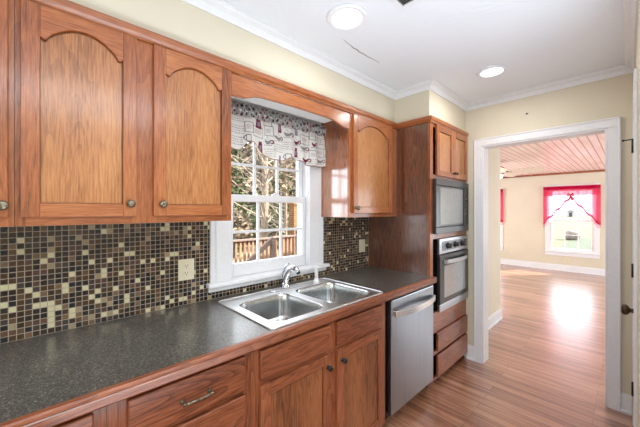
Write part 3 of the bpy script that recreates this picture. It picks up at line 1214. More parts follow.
# ------------------------------------------------------------------ tall oven cabinet
TE = D - 0.004
TF = 0.618
t = thing('oven_cabinet', 'tall dark oak cabinet housing the microwave and the wall oven', 'cabinet', (0.31, 2.65, 0))
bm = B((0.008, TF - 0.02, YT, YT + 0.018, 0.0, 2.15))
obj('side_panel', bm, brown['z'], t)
bm = B((0.008, TF - 0.02, TE - 0.018, TE, 0, 2.15), (0.008, 0.02, YT + 0.018, TE - 0.018, 0, 2.15), (0.02, TF - 0.02, YT + 0.018, TE - 0.018, 2.13, 2.15),
       (0.02, TF - 0.02, YT + 0.018, TE - 0.018, 1.70, 1.715), (0.02, TF - 0.02, YT + 0.018, TE - 0.018, 1.212, 1.24), (0.02, TF - 0.02, YT + 0.018, TE - 0.018, 0.57, 0.585),
       (0.02, TF - 0.02, YT + 0.018, TE - 0.018, 0.045, 0.06))
obj('carcass', bm, dark_wood, t)
bm = bmesh.new()
box(bm, TF - 0.02, TF, YT, YT + 0.05, 0.045, 2.15, 0)
box(bm, TF - 0.02, TF, TE - 0.022, TE, 0.045, 2.15, 0)
for z0, z1 in ((2.125, 2.15), (1.695, 1.735), (1.205, 1.25), (0.43, 0.60), (0.045, 0.07), (0.25, 0.28)):
    box(bm, TF - 0.02, TF, YT + 0.05, TE - 0.022, z0, z1, 1)
obj('face_frame', bm, [oak['z'], redoak['y']], t)
obj('toe_kick', B((0.53, 0.545, YT + 0.018, TE - 0.018, 0, 0.044)), dark_wood, t)
ym = (2.355 + 3.005) / 2 + 0.012
panel_door(t, 2.360, ym - 0.002, 1.727, 2.146, TF, oak, 0.048, 0, (ym - 0.022, 1.768), kmat=black_metal, kr=0.013)
panel_door(t, ym + 0.002, 3.014, 1.727, 2.146, TF, oak, 0.048, 0, (ym + 0.022, 1.768), kmat=black_metal, kr=0.013)
for z0, z1 in ((0.277, 0.428), (0.066, 0.245)):
    slab_front('drawer', t, 2.375, 3.014, z0, z1, TF, redoak['y'])

# --- microwave
grey_glass = plain('reflecting_grey_glass', (150, 154, 156), 0.16, coat=0.6, spec=0.6)  # grey screen, lightened to paint in the pale room reflected there
mw_frame = plain('charcoal_plastic', (44, 46, 48), 0.3, coat=0.3)
t = thing('microwave', 'black built-in microwave with a grey window in the tall cabinet', 'microwave', (0.4, 2.66, 1.25))
obj('case', B((0.16, TF - 0.001, 2.345, 2.995, 1.252, 1.692)), black_plastic, t)
bm = B((TF + 0.001, TF + 0.03, 2.318, 3.012, 1.248, 1.302), (TF + 0.001, TF + 0.03, 2.318, 3.012, 1.648, 1.700),
       (TF + 0.001, TF + 0.03, 2.318, 2.385, 1.302, 1.648), (TF + 0.001, TF + 0.03, 2.90, 2.918, 1.302, 1.648), (TF + 0.001, TF + 0.03, 2.997, 3.012, 1.302, 1.648))
obj('trim_frame', bm, mw_frame, t, 0.004)
d = obj('door', B((TF + 0.001, TF + 0.022, 2.386, 2.899, 1.303, 1.647)), mw_frame, t, 0.003)
obj('window', B((TF + 0.022, TF + 0.0245, 2.405, 2.885, 1.322, 1.630)), grey_glass, d)
bm = B((TF + 0.001, TF + 0.022, 2.919, 2.996, 1.303, 1.647))
cp = obj('control_panel', bm, black_plastic, t)
bm = B((TF + 0.022, TF + 0.0235, 2.928, 2.987, 1.605, 1.632))
obj('display', bm, plain('dim_display', (40, 62, 60), 0.2), cp)
for r in range(5):
    for c in range(3):
        obj('button', B((TF + 0.022, TF + 0.024, 2.928 + c * 0.0205, 2.945 + c * 0.0205, 1.400 + r * 0.036, 1.424 + r * 0.036)), mw_frame, cp)

# --- wall oven
oven_glass = plain('oven_door_glass', (178, 184, 186), 0.1, coat=0.8, spec=0.8)  # pale colour paints in the whitish reflection on the door window
t = thing('wall_oven', 'stainless and black built-in wall oven below the microwave', 'oven', (0.4, 2.69, 0.6))
obj('case', B((0.10, TF - 0.001, 2.40, 2.985, 0.602, 1.20)), black_plastic, t)
cp = obj('control_panel', B((TF + 0.001, TF + 0.024, 2.392, 3.008, 1.076, 1.203)), steel, t, 0.003)
obj('control_fascia', B((TF + 0.024, TF + 0.0265, 2.44, 2.975, 1.100, 1.178)), plain('grey_fascia', (128, 130, 132), 0.3, metal=0.5), cp)
for y in (2.545, 2.695, 2.845):
    bm = bmesh.new()
    lathe(bm, (TF + 0.0265, y, 1.139), (1, 0, 0), [(0.028, 0), (0.027, 0.006), (0.021, 0.009), (0.019, 0.026), (0.015, 0.029)], 18)
    box(bm, TF + 0.05, TF + 0.060, y - 0.005, y + 0.005, 1.121, 1.157)
    obj('knob', bm, black_plastic, cp)
obj('display', B((TF + 0.0266, TF + 0.028, 2.905, 2.965, 1.108, 1.170)), black_plastic, cp)
d = obj('door', B((TF + 0.001, TF + 0.028, 2.392, 3.008, 0.662, 1.066)), mw_frame, t, 0.004)
obj('window', B((TF + 0.028, TF + 0.0305, 2.472, 2.925, 0.705, 0.972)), oven_glass, d)
bm = bmesh.new()
n = 18
pts = []
for k in range(n + 1):
    s = k / n
    pts.append((TF + 0.034 + 0.036 * math.sin(math.pi * s) ** 0.6, 2.455 + 0.49 * s, 1.010))
rings = []
for p in pts:
    rings.append([bm.verts.new((p[0] + dx, p[1], p[2] + dz)) for dx, dz in ((-0.008, -0.017), (0.004, -0.017), (0.005, 0.017), (-0.008, 0.017))])
for a, b in zip(rings, rings[1:]):
    for i in range(4):
        bm.faces.new((a[i], a[(i + 1) % 4], b[(i + 1) % 4], b[i]))
bm.faces.new(rings[0][::-1])
bm.faces.new(rings[-1])
for y in (2.452, 2.935):
    box(bm, TF + 0.028, TF + 0.040, y, y + 0.014, 0.995, 1.025)
obj('handle', bm, steel, d, 0.002)
obj('lower_trim', B((TF + 0.001, TF + 0.026, 2.392, 3.008, 0.597, 0.657)), steel, t, 0.003)

# ------------------------------------------------------------------ outlets


def outlet(label, y, z, duplex=True, axis='x', face=0.007, out=1, x=0.0, cat='outlet', w=0.043, h=0.0585):
    t = thing('wall_outlet', label, cat, (face if axis == 'x' else x, y if axis == 'x' else face, z))

    def bx2(bm, a0, a1, z0, z1, d0, d1):
        if axis == 'x':
            box(bm, face + d0, face + d1, a0, a1, z0, z1)
        else:
            box(bm, a0, a1, face - d1, face - d0, z0, z1)
    c = y if axis == 'x' else x
    bm = bmesh.new()
    bx2(bm, c - w, c + w, z - h, z + h, 0.0002, 0.006)
    obj('cover_plate', bm, ivory, t, 0.002)
    if duplex:
        for s in (-1, 1):
            bm = bmesh.new()
            zc = z + s * 0.0205
            bx2(bm, c - 0.0165, c + 0.0165, zc - 0.014, zc + 0.014, 0.006, 0.0085)
            r = obj('receptacle', bm, ivory, t, 0.002)
            bm = bmesh.new()
            for dy in (-0.0065, 0.0065):
                bx2(bm, c + dy - 0.0014, c + dy + 0.0014, zc - 0.001, zc + 0.008, 0.0085, 0.0089)
            bx2(bm, c - 0.0025, c + 0.0025, zc - 0.010, zc - 0.005, 0.0085, 0.0089)
            obj('slot', bm, dark_slot, r)
    else:
        bm = bmesh.new()
        bx2(bm, c - 0.006, c + 0.006, z - 0.012, z + 0.012, 0.006, 0.012)
        obj('toggle', bm, ivory, t, 0.002)


outlet('ivory duplex outlet on the mosaic left of the window', 0.599, 1.110)
outlet('ivory switch plate on the mosaic beside the tall oven cabinet', 2.172, 1.113, duplex=False, cat='switch')
outlet('ivory outlet low on the sunroom wall under the window', 0, 0.275, axis='y', face=FY, x=0.704)
outlet('ivory outlet low on the sunroom wall between the two windows', 0, 0.335, axis='y', face=FY, x=-0.40)

# ------------------------------------------------------------------ printed kitchen valance curtain
t = thing('window_curtain', 'scalloped cream valance curtain printed with coffee cups, hung over the sink window', 'curtain', (0.07, 1.2, 2.06))
Y0, Y1 = 0.762, 1.634
CREAM = (0.90, 0.88, 0.85)
MAROON = (0.22, 0.03, 0.06)
GREY = (0.34, 0.31, 0.31)
DARK = (0.09, 0.06, 0.06)
LILAC = (0.36, 0.30, 0.42)
ROSE = (0.52, 0.30, 0.28)
rnd = random.Random(3)
motifs = []
colw = 0.078
for i in range(12):
    for j in range(5):
        cy = (i + 0.5) * colw + rnd.uniform(-0.008, 0.008)
        cz = (j + 0.5) * 0.074 + rnd.uniform(-0.008, 0.008) + (i % 2) * 0.03
        motifs.append((cy, cz, rnd.choice(['cup', 'frame', 'text', 'frame', 'bag', 'cup', 'text', 'mug']), rnd.choice([MAROON, GREY, GREY, DARK, ROSE]), rnd.random()))


def print_colour(u, v):
    """fabric print at u (along the width, m) and v (down from the rod, m)"""
    for cy, cz, k, col, rr in motifs:
        a, b = (u - cy) / 1.25, (v - cz) / 1.25
        if abs(a) > 0.04 or abs(b) > 0.036:
            continue
        if k == 'cup':
            if -0.010 < b < 0.014 and abs(a) < 0.022 - max(0, b) * 0.9 and not (abs(a) < 0.012 and b < -0.004):
                return MAROON if rr < 0.6 else GREY
            if abs(math.hypot(a - 0.024, b) - 0.009) < 0.003 and a > 0.02:
                return MAROON
            if 0.018 < b < 0.021 and abs(a) < 0.026:
                return GREY
            if -0.030 < b < -0.014 and abs(a - 0.004 * math.sin(b * 300)) < 0.0016:
                return GREY
        elif k == 'mug':
            if abs(a) < 0.016 and abs(b) < 0.018 and (abs(a) > 0.0125 or abs(b) > 0.0148):
                return DARK
            if abs(math.hypot(a + 0.018, b) - 0.010) < 0.002 and a < -0.015:
                return DARK
        elif k == 'frame':
            if abs(a) < 0.030 and abs(b) < 0.028 and (abs(a) > 0.0265 or abs(b) > 0.0248):
                return GREY
            if abs(b) < 0.012 and abs(a) < 0.018 and math.sin(a * 900 + b * 400) > 0.55:
                return col
        elif k == 'text':
            for q in (-0.02, -0.008, 0.004, 0.016):
                if abs(b - q) < 0.0026 and abs(a) < 0.032 and math.sin(a * 1100 + q * 700) > 0.1:
                    return GREY
        elif k == 'bag':
            if abs(a) < 0.012 + 0.004 * (b / 0.03) and -0.026 < b < 0.028:
                if abs(a) < 0.006 and abs(b - 0.004) < 0.012:
                    return LILAC
                return MAROON if rr < 0.6 else LILAC
    return CREAM


def cloth(name, parent, ya, yb, xoff, top, bottom, ny, nz, header=False):
    me_cols = []
    bm = bmesh.new()
    grid = []
    for i in range(ny + 1):
        y = ya + (yb - ya) * i / ny
        zt, zb = top(y), bottom(y)
        col = []
        for j in range(nz + 1):
            s = j / nz
            z = zt + (zb - zt) * s
            amp = 0.012 if header else 0.006 + 0.010 * s
            f = 150 if header else 46
            x = xoff + amp * math.sin(f * y + 1.3 * math.sin(9 * y)) + (0.006 * math.sin(23 * y + 4) if not header else 0.004 * math.sin(310 * y))
            if header:
                x += 0.010 * math.sin(math.pi * s)
            else:
                x += 0.020 * s * (1 - s) + 0.012 * s
            col.append(bm.verts.new((x, y, z)))
            c = print_colour(y - Y0 + 0.01 * math.sin(46 * y), 2.06 - z + 0.02)
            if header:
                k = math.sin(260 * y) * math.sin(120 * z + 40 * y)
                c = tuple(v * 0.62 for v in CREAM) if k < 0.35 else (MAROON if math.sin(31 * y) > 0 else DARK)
            elif s > 0.975:
                c = (0.36, 0.20, 0.14)
            me_cols.append(c)
        grid.append(col)
    for a, b in zip(grid, grid[1:]):
        for j in range(nz):
            f = bm.faces.new((a[j], a[j + 1], b[j + 1], b[j]))
            f.smooth = True
    o = obj(name, bm, MATS['printed_cotton'], parent)
    at = o.data.color_attributes.new('print', 'FLOAT_COLOR', 'POINT')
    for k, c in enumerate(me_cols):
        at.data[k].color = (*c, 1)
    sd = o.modifiers.new('solid', 'SOLIDIFY')
    sd.thickness = 0.0015
    return o


m, nt, b = mat('printed_cotton')
ca = N(nt, 'ShaderNodeVertexColor', layer_name='print')
L(nt, ca.outputs[0], b.inputs['Base Color'])
b.inputs['Roughness'].default_value = 0.85
b.inputs['Specular IOR Level'].default_value = 0.2
tl = N(nt, 'ShaderNodeBsdfTranslucent')
L(nt, ca.outputs[0], tl.inputs[0])
mxs = N(nt, 'ShaderNodeMixShader', Fac=0.25)
L(nt, b.outputs[0], mxs.inputs[1])
L(nt, tl.outputs[0], mxs.inputs[2])
L(nt, mxs.outputs[0], nt.nodes['Material Output'].inputs[0])


def smooth(a, b, x):
    s = min(1, max(0, (x - a) / (b - a)))
    return s * s * (3 - 2 * s)


def hem(y):
    if y < 0.96:
        return 1.815 + 0.06 * smooth(0.90, 0.96, y)
    if y < 1.30:
        s = (y - 0.96) / 0.34
        return 1.875 - 0.095 * smooth(0, 0.55, s) + 0.035 * smooth(0.75, 1.0, s)
    if y < 1.34:
        return 1.815 - 0.01 * (y - 1.30) / 0.04
    return 1.805 - 0.035 * smooth(1.34, 1.50, y) + 0.012 * smooth(1.56, 1.634, y)


cloth('drape', t, Y0, Y1, 0.055, lambda y: 2.035, hem, 300, 110)
cloth('gathered_header', t, Y0 - 0.002, Y1 + 0.004, 0.060, lambda y: 2.108, lambda y: 2.028, 300, 26, True)
bm = bmesh.new()
tube(bm, [(0.025, Y0, 2.062), (0.062, Y0, 2.064), (0.062, Y1, 2.064), (0.025, Y1, 2.062)], 0.005, 10)
obj('curtain_rod', bm, white, t)

# ------------------------------------------------------------------ ceiling fixtures


def downlight(label, x, y, r, power):
    t = thing('ceiling_light', label, 'light', (x, y, H), 'recessed ceiling lights')
    bm = bmesh.new()
    lathe(bm, (x, y, H - 0.0005), (0, 0, -1), [(r * 0.76, 0), (r, 0), (r, 0.006), (r * 0.93, 0.013), (r * 0.80, 0.014), (r * 0.76, 0.008)], 40)
    obj('trim_ring', bm, white, t)
    bm = bmesh.new()
    lathe(bm, (x, y, H - 0.002), (0, 0, -1), [(r * 0.755, 0), (r * 0.755, 0.006), (r * 0.6, 0.009), (r * 0.1, 0.010)], 32)
    obj('lens', bm, lamp_glass, t)
    d = bpy.data.lights.new('downlight_beam', 'AREA')
    d.shape = 'DISK'
    d.size = r * 1.6
    d.energy = power
    d.color = (1.0, 0.98, 0.95)
    o = bpy.data.objects.new('downlight_beam', d)
    o.location = (0, 0, -0.018)
    o.parent = t
    C.objects.link(o)


downlight('round recessed ceiling light above the sink, nearest the crown moulding', 0.686, 1.185, 0.108, 2)
downlight('round recessed ceiling light in front of the doorway', 1.022, 2.415, 0.098, 5)

# vent
t = thing('ceiling_vent', 'white ceiling air vent with a dark grille at the top edge of the photo', 'vent', (1.03, 1.20, H))
vx, vy = 1.045, 1.235
VX0, VX1, VY0, VY1 = 0.915, 1.22, 1.09, 1.345
bm = B((VX0, VX1, VY0, VY0 + 0.03, H - 0.010, H - 0.0005), (VX0, VX1, VY1 - 0.03, VY1, H - 0.010, H - 0.0005),
       (VX0, VX0 + 0.03, VY0 + 0.03, VY1 - 0.03, H - 0.010, H - 0.0005), (VX1 - 0.03, VX1, VY0 + 0.03, VY1 - 0.03, H - 0.010, H - 0.0005))
obj('frame', bm, white, t, 0.003)
obj('duct', B((VX0 + 0.03, VX1 - 0.03, VY0 + 0.03, VY1 - 0.03, H - 0.002, H - 0.0005)), dark_slot, t)
for k in range(14):
    y = VY0 + 0.036 + k * 0.0138
    bm = bmesh.new()
    prism(bm, [(y, H - 0.009), (y + 0.002, H - 0.009), (y + 0.006, H - 0.003), (y + 0.004, H - 0.003)], 'x', VX0 + 0.03, VX1 - 0.03)
    obj('slat', bm, plain('grey_slat', (150, 152, 154), 0.4) if k == 0 else MATS['grey_slat'], t)

# crack in the ceiling plaster
bm = bmesh.new()
cr = [(0.538, 1.325), (0.531, 1.36), (0.527, 1.40), (0.519, 1.44), (0.523, 1.475), (0.515, 1.50), (0.519, 1.55), (0.517, 1.60), (0.522, 1.66), (0.523, 1.72)]
w_ = [0.0006, 0.001, 0.0015, 0.003, 0.0036, 0.003, 0.0028, 0.002, 0.0012, 0.0005]
for (p, wa), (q, wb) in zip(zip(cr, w_), zip(cr[1:], w_[1:])):
    vs = [(p[0] - wa, p[1]), (p[0] + wa, p[1]), (q[0] + wb, q[1]), (q[0] - wb, q[1])]
    prism(bm, vs, 'z', H - 0.0012, H - 0.0002)
struct('ceiling_crack', bm, plain('plaster_crack', (120, 112, 104), 0.9))

# nail in the wall over the doorway
bm = bmesh.new()
lathe(bm, (1.115, D, 2.268), (0, -1, 0), [(0.004, 0), (0.004, 0.006), (0.007, 0.007), (0.005, 0.010)], 10)
tag(obj('wall_nail', bm, dark_slot), 'small dark nail left in the cream wall above the doorway', 'nail')

# ------------------------------------------------------------------ SUN ROOM contents


def swag_curtain(label, x0, x1, ztop, zapex, zlow, y):
    t = thing('window_curtain', label, 'curtain', ((x0 + x1) / 2, y, ztop), 'pink sheer sunroom curtains')
    xm = (x0 + x1) / 2
    bm = bmesh.new()
    tube(bm, [(x0, y + 0.01, ztop - 0.02), (x1, y + 0.01, ztop - 0.02)], 0.006, 8)
    obj('curtain_rod', bm, white, t)

    def strip(name, fn_top, fn_bot, xa, xb, m, n=60, nz=6, off=0.0, f=70, amp=0.012):
        bm = bmesh.new()
        g = []
        for i in range(n + 1):
            x = xa + (xb - xa) * i / n
            g.append([bm.verts.new((x, y - off + amp * math.sin(f * x) * (0.5 + 0.5 * j / nz), fn_top(x) + (fn_bot(x) - fn_top(x)) * j / nz)) for j in range(nz + 1)])
        for a, b in zip(g, g[1:]):
            for j in range(nz):
                fc = bm.faces.new((a[j], a[j + 1], b[j + 1], b[j]))
                fc.smooth = True
        return obj(name, bm, m, t)

    def low(x):
        s = abs(x - xm) / (xm - x0)
        return zapex - (zapex - zlow) * s ** 0.95 + 0.02 * math.sin(40 * x)
    strip('header_ruffle', lambda x: ztop + 0.03, lambda x: ztop - 0.05, x0, x1, pink_trim, off=0.012, f=160)
    for a, b in ((x0, xm), (xm, x1)):
        sg = strip('swag', lambda x: ztop - 0.05, low, a, b, pink_sheer, off=0.004)
        e = 0.045
        lo_, hi_ = (a, a + 0.07) if a == x0 else (b - 0.07, b)
        strip('side_band', lambda x: ztop - 0.05, lambda x: low(x) + 0.0, lo_, hi_, pink_trim_s, n=12, off=0.009)
        strip('hem_trim', lambda x: low(x) + 0.022, lambda x: low(x) - 0.030, a, b, pink_trim, off=0.016)
        strip('lace_edge', lambda x: low(x) - 0.030, lambda x: low(x) - 0.13 + 0.03 * abs(math.sin(38 * x)), a, b, pink_lace, off=0.012)
    strip('band', lambda x: ztop - 0.05, lambda x: ztop - 0.19, x0, x1, pink_trim_s, off=0.010)
    bm = bmesh.new()
    for s in (-1, 1):
        tube(bm, [(xm, y - 0.02, zapex + 0.02), (xm + s * 0.04, y - 0.03, zapex + 0.07), (xm + s * 0.055, y - 0.03, zapex + 0.02), (xm, y - 0.02, zapex + 0.0)], [0.012, 0.022, 0.018, 0.008], 8)
        tube(bm, [(xm, y - 0.02, zapex), (xm + s * 0.035, y - 0.025, zapex - 0.10)], [0.010, 0.018], 8)
    obj('bow', bm, pink_trim, t)


pink_trim_s = sheer('pink_band_fabric', (246, 84, 130), 0.7)
pink_lace = sheer('pink_lace', (252, 176, 198), 0.5)
swag_curtain('hot pink sheer swag curtain on the large sunroom window', 0.262, 1.285, 1.975, 1.76, 1.12, FY - 0.055)
swag_curtain('hot pink sheer swag curtain on the sunroom window cut off by the doorway', -1.615, -0.60, 1.975, 1.76, 1.12, FY - 0.055)

# ceiling fan
FX, FYY, FZ = 0.035, 6.1, 2.17
t = thing('ceiling_fan', 'pale bladed ceiling fan with a lit globe, hanging in the sunroom', 'fan', (FX, FYY, FH))
bm = bmesh.new()
lathe(bm, (FX, FYY, FH - 0.001), (0, 0, -1), [(0.065, 0), (0.06, 0.02), (0.02, 0.04), (0.015, 0.05), (0.015, 0.09)], 20)
obj('canopy', bm, bronze, t)
bm = bmesh.new()
lathe(bm, (FX, FYY, FH - 0.09), (0, 0, -1), [(0.05, 0), (0.11, 0.02), (0.125, 0.05), (0.125, 0.09), (0.09, 0.115), (0.05, 0.13)], 24)
obj('motor_housing', bm, bronze, t)
for k in range(5):
    a = math.radians(4 + 72 * k)
    ca_, sa_ = math.cos(a), math.sin(a)

    def P(r, s, z):
        return (FX + ca_ * r - sa_ * s, FYY + sa_ * r + ca_ * s, z)
    bm = bmesh.new()
    prof = [(0.19, 0.05), (0.30, 0.072), (0.50, 0.085), (0.64, 0.08), (0.70, 0.055), (0.715, 0.0)]
    loop = [(r, s) for r, s in prof] + [(r, -s) for r, s in prof[-2::-1]]
    top, bot = [], []
    for r, s in loop:
        z = FH - 0.205 - s * 0.42
        top.append(bm.verts.new(P(r, s, z + 0.004)))
        bot.append(bm.verts.new(P(r, s, z - 0.004)))
    bm.faces.new(top)
    bm.faces.new(bot[::-1])
    for i in range(len(top)):
        j = (i + 1) % len(top)
        bm.faces.new((top[i], top[j], bot[j], bot[i]))
    bl = obj('blade', bm, fan_blade_m, t)
    bm = bmesh.new()
    tube(bm, [P(0.10, 0, FH - 0.195), P(0.16, 0, FH - 0.200), P(0.24, 0, FH - 0.199)], [0.012, 0.010, 0.014], 8)
    obj('blade_iron', bm, bronze, bl)
bm = bmesh.new()
lathe(bm, (FX, FYY, FH - 0.221), (0, 0, -1), [(0.05, 0), (0.08, 0.02), (0.10, 0.05), (0.085, 0.085), (0.04, 0.105), (0.005, 0.11)], 20)
obj('light_globe', bm, plain('fan_globe', (255, 246, 230), 0.4, emit=(255, 244, 225), estr=3.0), t)

# ------------------------------------------------------------------ OUTSIDE: deck side (left of the kitchen)
struct('ground', B((-60, -2.2, -40, 4.3, -0.72, -0.62), (-2.2, -0.16, -6, 4.3, -0.72, -0.62), (-60, -2.2, 4.3, 9.2, -0.72, -0.62)), litter)
struct('ground_lawn', B((-60, 60, 9.2, 140, -0.62, -0.50)), lawn_m)
struct('deck', B((-4.35, -0.16, 0.2, 4.34, -0.36, -0.30)), deckdark)


def railing(label, x, y0, y1, zb, zt, n):
    t = thing('deck_railing', label, 'railing', (x, (y0 + y1) / 2, -0.3))
    obj('cap_rail', B((x - 0.07, x + 0.07, y0 - 0.05, y1 + 0.05, zt - 0.035, zt)), deckdark, t, 0.004)
    obj('upper_rail', B((x - 0.045, x - 0.008, y0, y1, zt - 0.125, zt - 0.036)), deckdark, t)
    obj('bottom_rail', B((x - 0.045, x - 0.008, y0, y1, zb, zb + 0.09)), deckdark, t)
    for k in range(n):
        y = y0 + (y1 - y0) * (k + 0.5) / n
        obj('picket', B((x - 0.007, x + 0.028, y - 0.02, y + 0.02, zb - 0.04, zt - 0.05)), deckwood, t)
    for y in (y0, y1):
        obj('post', B((x - 0.14, x - 0.05, y - 0.045, y + 0.045, -0.36, zt - 0.036)), deckdark, t)


railing('brown deck railing with upright pickets behind the left and middle panes of the kitchen window', -4.0, 1.75, 3.86, -0.20, 0.815, 21)
railing('short deck railing with sunlit pickets behind the right pane of the kitchen window', -4.0, 3.96, 4.52, -0.20, 0.83, 5)
t = thing('stair_handrail', 'sloping brown stair handrail in front of the deck railing', 'handrail', (-3.6, 3.2, -0.3))
bm = bmesh.new()
prism(bm, [(2.9, 0.20), (3.66, 0.76), (3.66, 0.88), (2.9, 0.32)], 'x', -3.63, -3.57)
obj('rail', bm, deckdark, t)
obj('post', B((-3.65, -3.55, 3.62, 3.72, -0.3, 0.84)), deckdark, t)
obj('post', B((-3.65, -3.55, 2.84, 2.94, -0.3, 0.34)), deckdark, t)
t = thing('post_lantern', 'pale grey post with a black lantern at the right end of the deck railing', 'lantern', (-3.95, 4.64, -0.3))
obj('post', B((-4.0, -3.9, 4.60, 4.68, -0.62, 0.85)), plain('grey_vinyl', (120, 126, 134), 0.5), t, 0.01)
bm = bmesh.new()
lathe(bm, (-3.95, 4.64, 0.85), (0, 0, 1), [(0.03, 0), (0.05, 0.03), (0.045, 0.10), (0.02, 0.14)], 12)
obj('lantern', bm, black_metal, t)
bm = B((-6.4, -6.1, 6.25, 6.50, -0.62, 1.62), (-6.44, -6.06, 6.21, 6.54, 1.62, 1.70))
o = obj('brick_pillar', bm, brick_m, origin=(-6.25, 6.375, -0.62))
tag(o, 'tan brick pillar behind the right panes of the kitchen window', 'pillar')


def trunk(bm, x, y, h, r, lean=0.0, rg=random):
    pts = []
    n = 7
    for k in range(n + 1):
        s = k / n
        pts.append((x + lean * s * h + 0.04 * math.sin(5 * s + x), y + 0.05 * math.sin(4 * s + y), -0.64 + h * s))
    tube(bm, pts, [r * (1 - 0.65 * k / n) for k in range(n + 1)], 10)
    return pts


def leaf_cloud(bm, c, rad, n, size, rg):
    for _ in range(n):
        while True:
            p = Vector((rg.uniform(-1, 1), rg.uniform(-1, 1), rg.uniform(-1, 1)))
            if p.length <= 1:
                break
        p = Vector((p.x * rad[0], p.y * rad[1], p.z * rad[2])) + Vector(c)
        a = Vector((rg.uniform(-1, 1), rg.uniform(-1, 1), rg.uniform(-1, 1))).normalized()
        _, u, w = frame_of(a)
        s = size * rg.uniform(0.6, 1.4)
        vs = [bm.verts.new(p + u * s), bm.verts.new(p + w * s * 0.5), bm.verts.new(p - u * s), bm.verts.new(p - w * s * 0.5)]
        bm.faces.new(vs)


def tree(label, x, y, h, r, kind, seed, cat='tree'):
    rg = random.Random(seed)
    t = thing('tree', label, cat, (x, y, -0.62))
    bm = bmesh.new()
    pts = trunk(bm, x, y, h, r, rg.uniform(-0.02, 0.02))
    obj('trunk', bm, bark, t)
    bm = bmesh.new()
    for k in range(46 if kind == 'bare' else 14):
        s = rg.uniform(0.12, 0.98)
        p = Vector(pts[min(7, int(s * 7))])
        p.z = -0.64 + h * s
        a = rg.uniform(0, 6.28)
        ln = rg.uniform(0.7, 2.0) * (1.1 - 0.4 * s)
        d = Vector((math.cos(a), math.sin(a), rg.uniform(0.1, 0.8)))
        q = p + d * ln * 0.5 + Vector((0, 0, 0.1))
        e = p + d * ln + Vector((rg.uniform(-.2, .2), rg.uniform(-.2, .2), 0.2))
        tube(bm, [p, q, e], [0.035, 0.022, 0.006], 5, cap=False)
        for _ in range(5):
            f = q.lerp(e, rg.random())
            g = f + Vector((rg.uniform(-.5, .5), rg.uniform(-.5, .5), rg.uniform(-.1, .5)))
            tube(bm, [f, g], [0.010, 0.004], 4, cap=False)
    obj('branch', bm, twig_m, t)
    bm = bmesh.new()
    if kind == 'pine':
        for k in range(9):
            s = k / 9
            leaf_cloud(bm, (x, y, 0.2 + (h - 0.8) * s), (1.5 * (1.1 - s), 1.5 * (1.1 - s), 0.5), 260, 0.16, rg)
        obj('foliage', bm, pine_m, t)
    else:
        for k in range(7):
            leaf_cloud(bm, (x + rg.uniform(-1, 1), y + rg.uniform(-1, 1), h * rg.uniform(0.3, 0.95)), (0.9, 0.9, 0.7), 110, 0.11, rg)
        obj('foliage', bm, dry_m, t)


def shrub(label, x, y, w, h, m, seed, n=1500, size=0.12):
    rg = random.Random(seed)
    t = thing('shrub', label, 'shrub', (x, y, -0.62))
    bm = bmesh.new()
    leaf_cloud(bm, (x, y, -0.62 + h / 2), (w / 2, w / 2, h / 2), n, size, rg)
    obj('foliage', bm, m, t)
    bm = bmesh.new()
    for _ in range(16):
        a = rg.uniform(0, 6.28)
        tube(bm, [(x, y, -0.64), (x + 0.5 * w * 0.5 * math.cos(a), y + 0.25 * w * math.sin(a), -0.62 + h * 0.5), (x + 0.5 * w * math.cos(a), y + 0.5 * w * math.sin(a), -0.62 + h)], [0.03, 0.02, 0.006], 5)
    obj('stem', bm, twig_m, t)



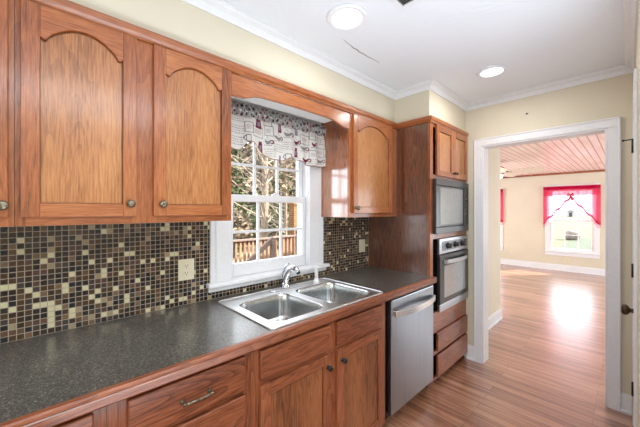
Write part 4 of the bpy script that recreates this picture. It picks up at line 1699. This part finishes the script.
tree('tall pale-barked tree with a straight trunk behind the middle pane of the kitchen window', -7.0, 5.65, 7.0, 0.15, 'bare', 1)
tree('slim pale-barked tree with a thin trunk behind the right pane of the kitchen window', -8.6, 7.75, 6.5, 0.08, 'bare', 2)
tree('dark evergreen tree between the two pale trunks outside the kitchen window', -11.5, 9.2, 6.5, 0.16, 'pine', 3)
tree('dark evergreen tree behind the left pane of the kitchen window', -16.0, 9.2, 6.5, 0.16, 'pine', 4)
shrub('bare tan shrub behind the left lower pane of the kitchen window', -10.2, 6.0, 1.9, 2.2, dry_m, 11)
shrub('tall brown thicket far back behind the left panes of the kitchen window', -20.5, 12.2, 5.6, 8.2, thicket_m, 14, 8000, 0.2)
shrub('tall tan thicket far back behind the right panes of the kitchen window', -15.8, 12.8, 4.0, 6.8, dry_m, 15, 6000, 0.2)

# ------------------------------------------------------------------ OUTSIDE: lawn side (beyond the sun room)
bm = bmesh.new()
bmesh.ops.create_icosphere(bm, subdivisions=4, radius=0.42)
rg = random.Random(5)
ph = [rg.uniform(0, 6) for _ in range(6)]
for v in bm.verts:
    c = v.co
    k = 1 + 0.07 * math.sin(5 * c.x + ph[0]) + 0.06 * math.sin(6 * c.y + ph[1]) + 0.05 * math.sin(7 * c.z + ph[2]) + 0.02 * math.sin(17 * c.x + 13 * c.y)
    v.co = Vector((c.x * k * 1.05, c.y * k * 0.9, c.z * k * 0.85))
    v.co += Vector((-0.85, 25.2, -0.22))
o = obj('boulder', bm, stone_m, origin=(-0.85, 25.2, -0.5), smooth=True)
tag(o, 'large grey-pink boulder standing on the sunlit lawn beyond the sunroom window', 'boulder')
t = thing('garden_shed', 'small grey garden shed far across the lawn', 'shed', (-9.9, 110.0, -0.5))
obj('wall', B((-10.7, -9.0, 109.0, 111.0, -0.5, 1.0)), plain('grey_siding', (150, 150, 152), 0.7), t)
bm = bmesh.new()
prism(bm, [(-10.9, 1.0), (-8.8, 1.0), (-9.85, 1.6)], 'y', 108.9, 111.1)
obj('roof', bm, plain('shed_roof', (120, 118, 120), 0.8), t)
obj('door', B((-10.2, -9.5, 108.95, 109.0, -0.5, 0.8)), dark_slot, t)

bm = bmesh.new()  # flat darker green patch on the lawn
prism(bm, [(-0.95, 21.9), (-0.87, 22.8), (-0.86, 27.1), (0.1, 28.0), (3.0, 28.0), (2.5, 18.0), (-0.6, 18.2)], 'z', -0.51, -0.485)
struct('ground_patch', bm, two_tone('dark_green_ground', [(0.3, (30, 40, 24)), (0.6, (46, 58, 34)), (0.8, (66, 64, 48))], 2.5))
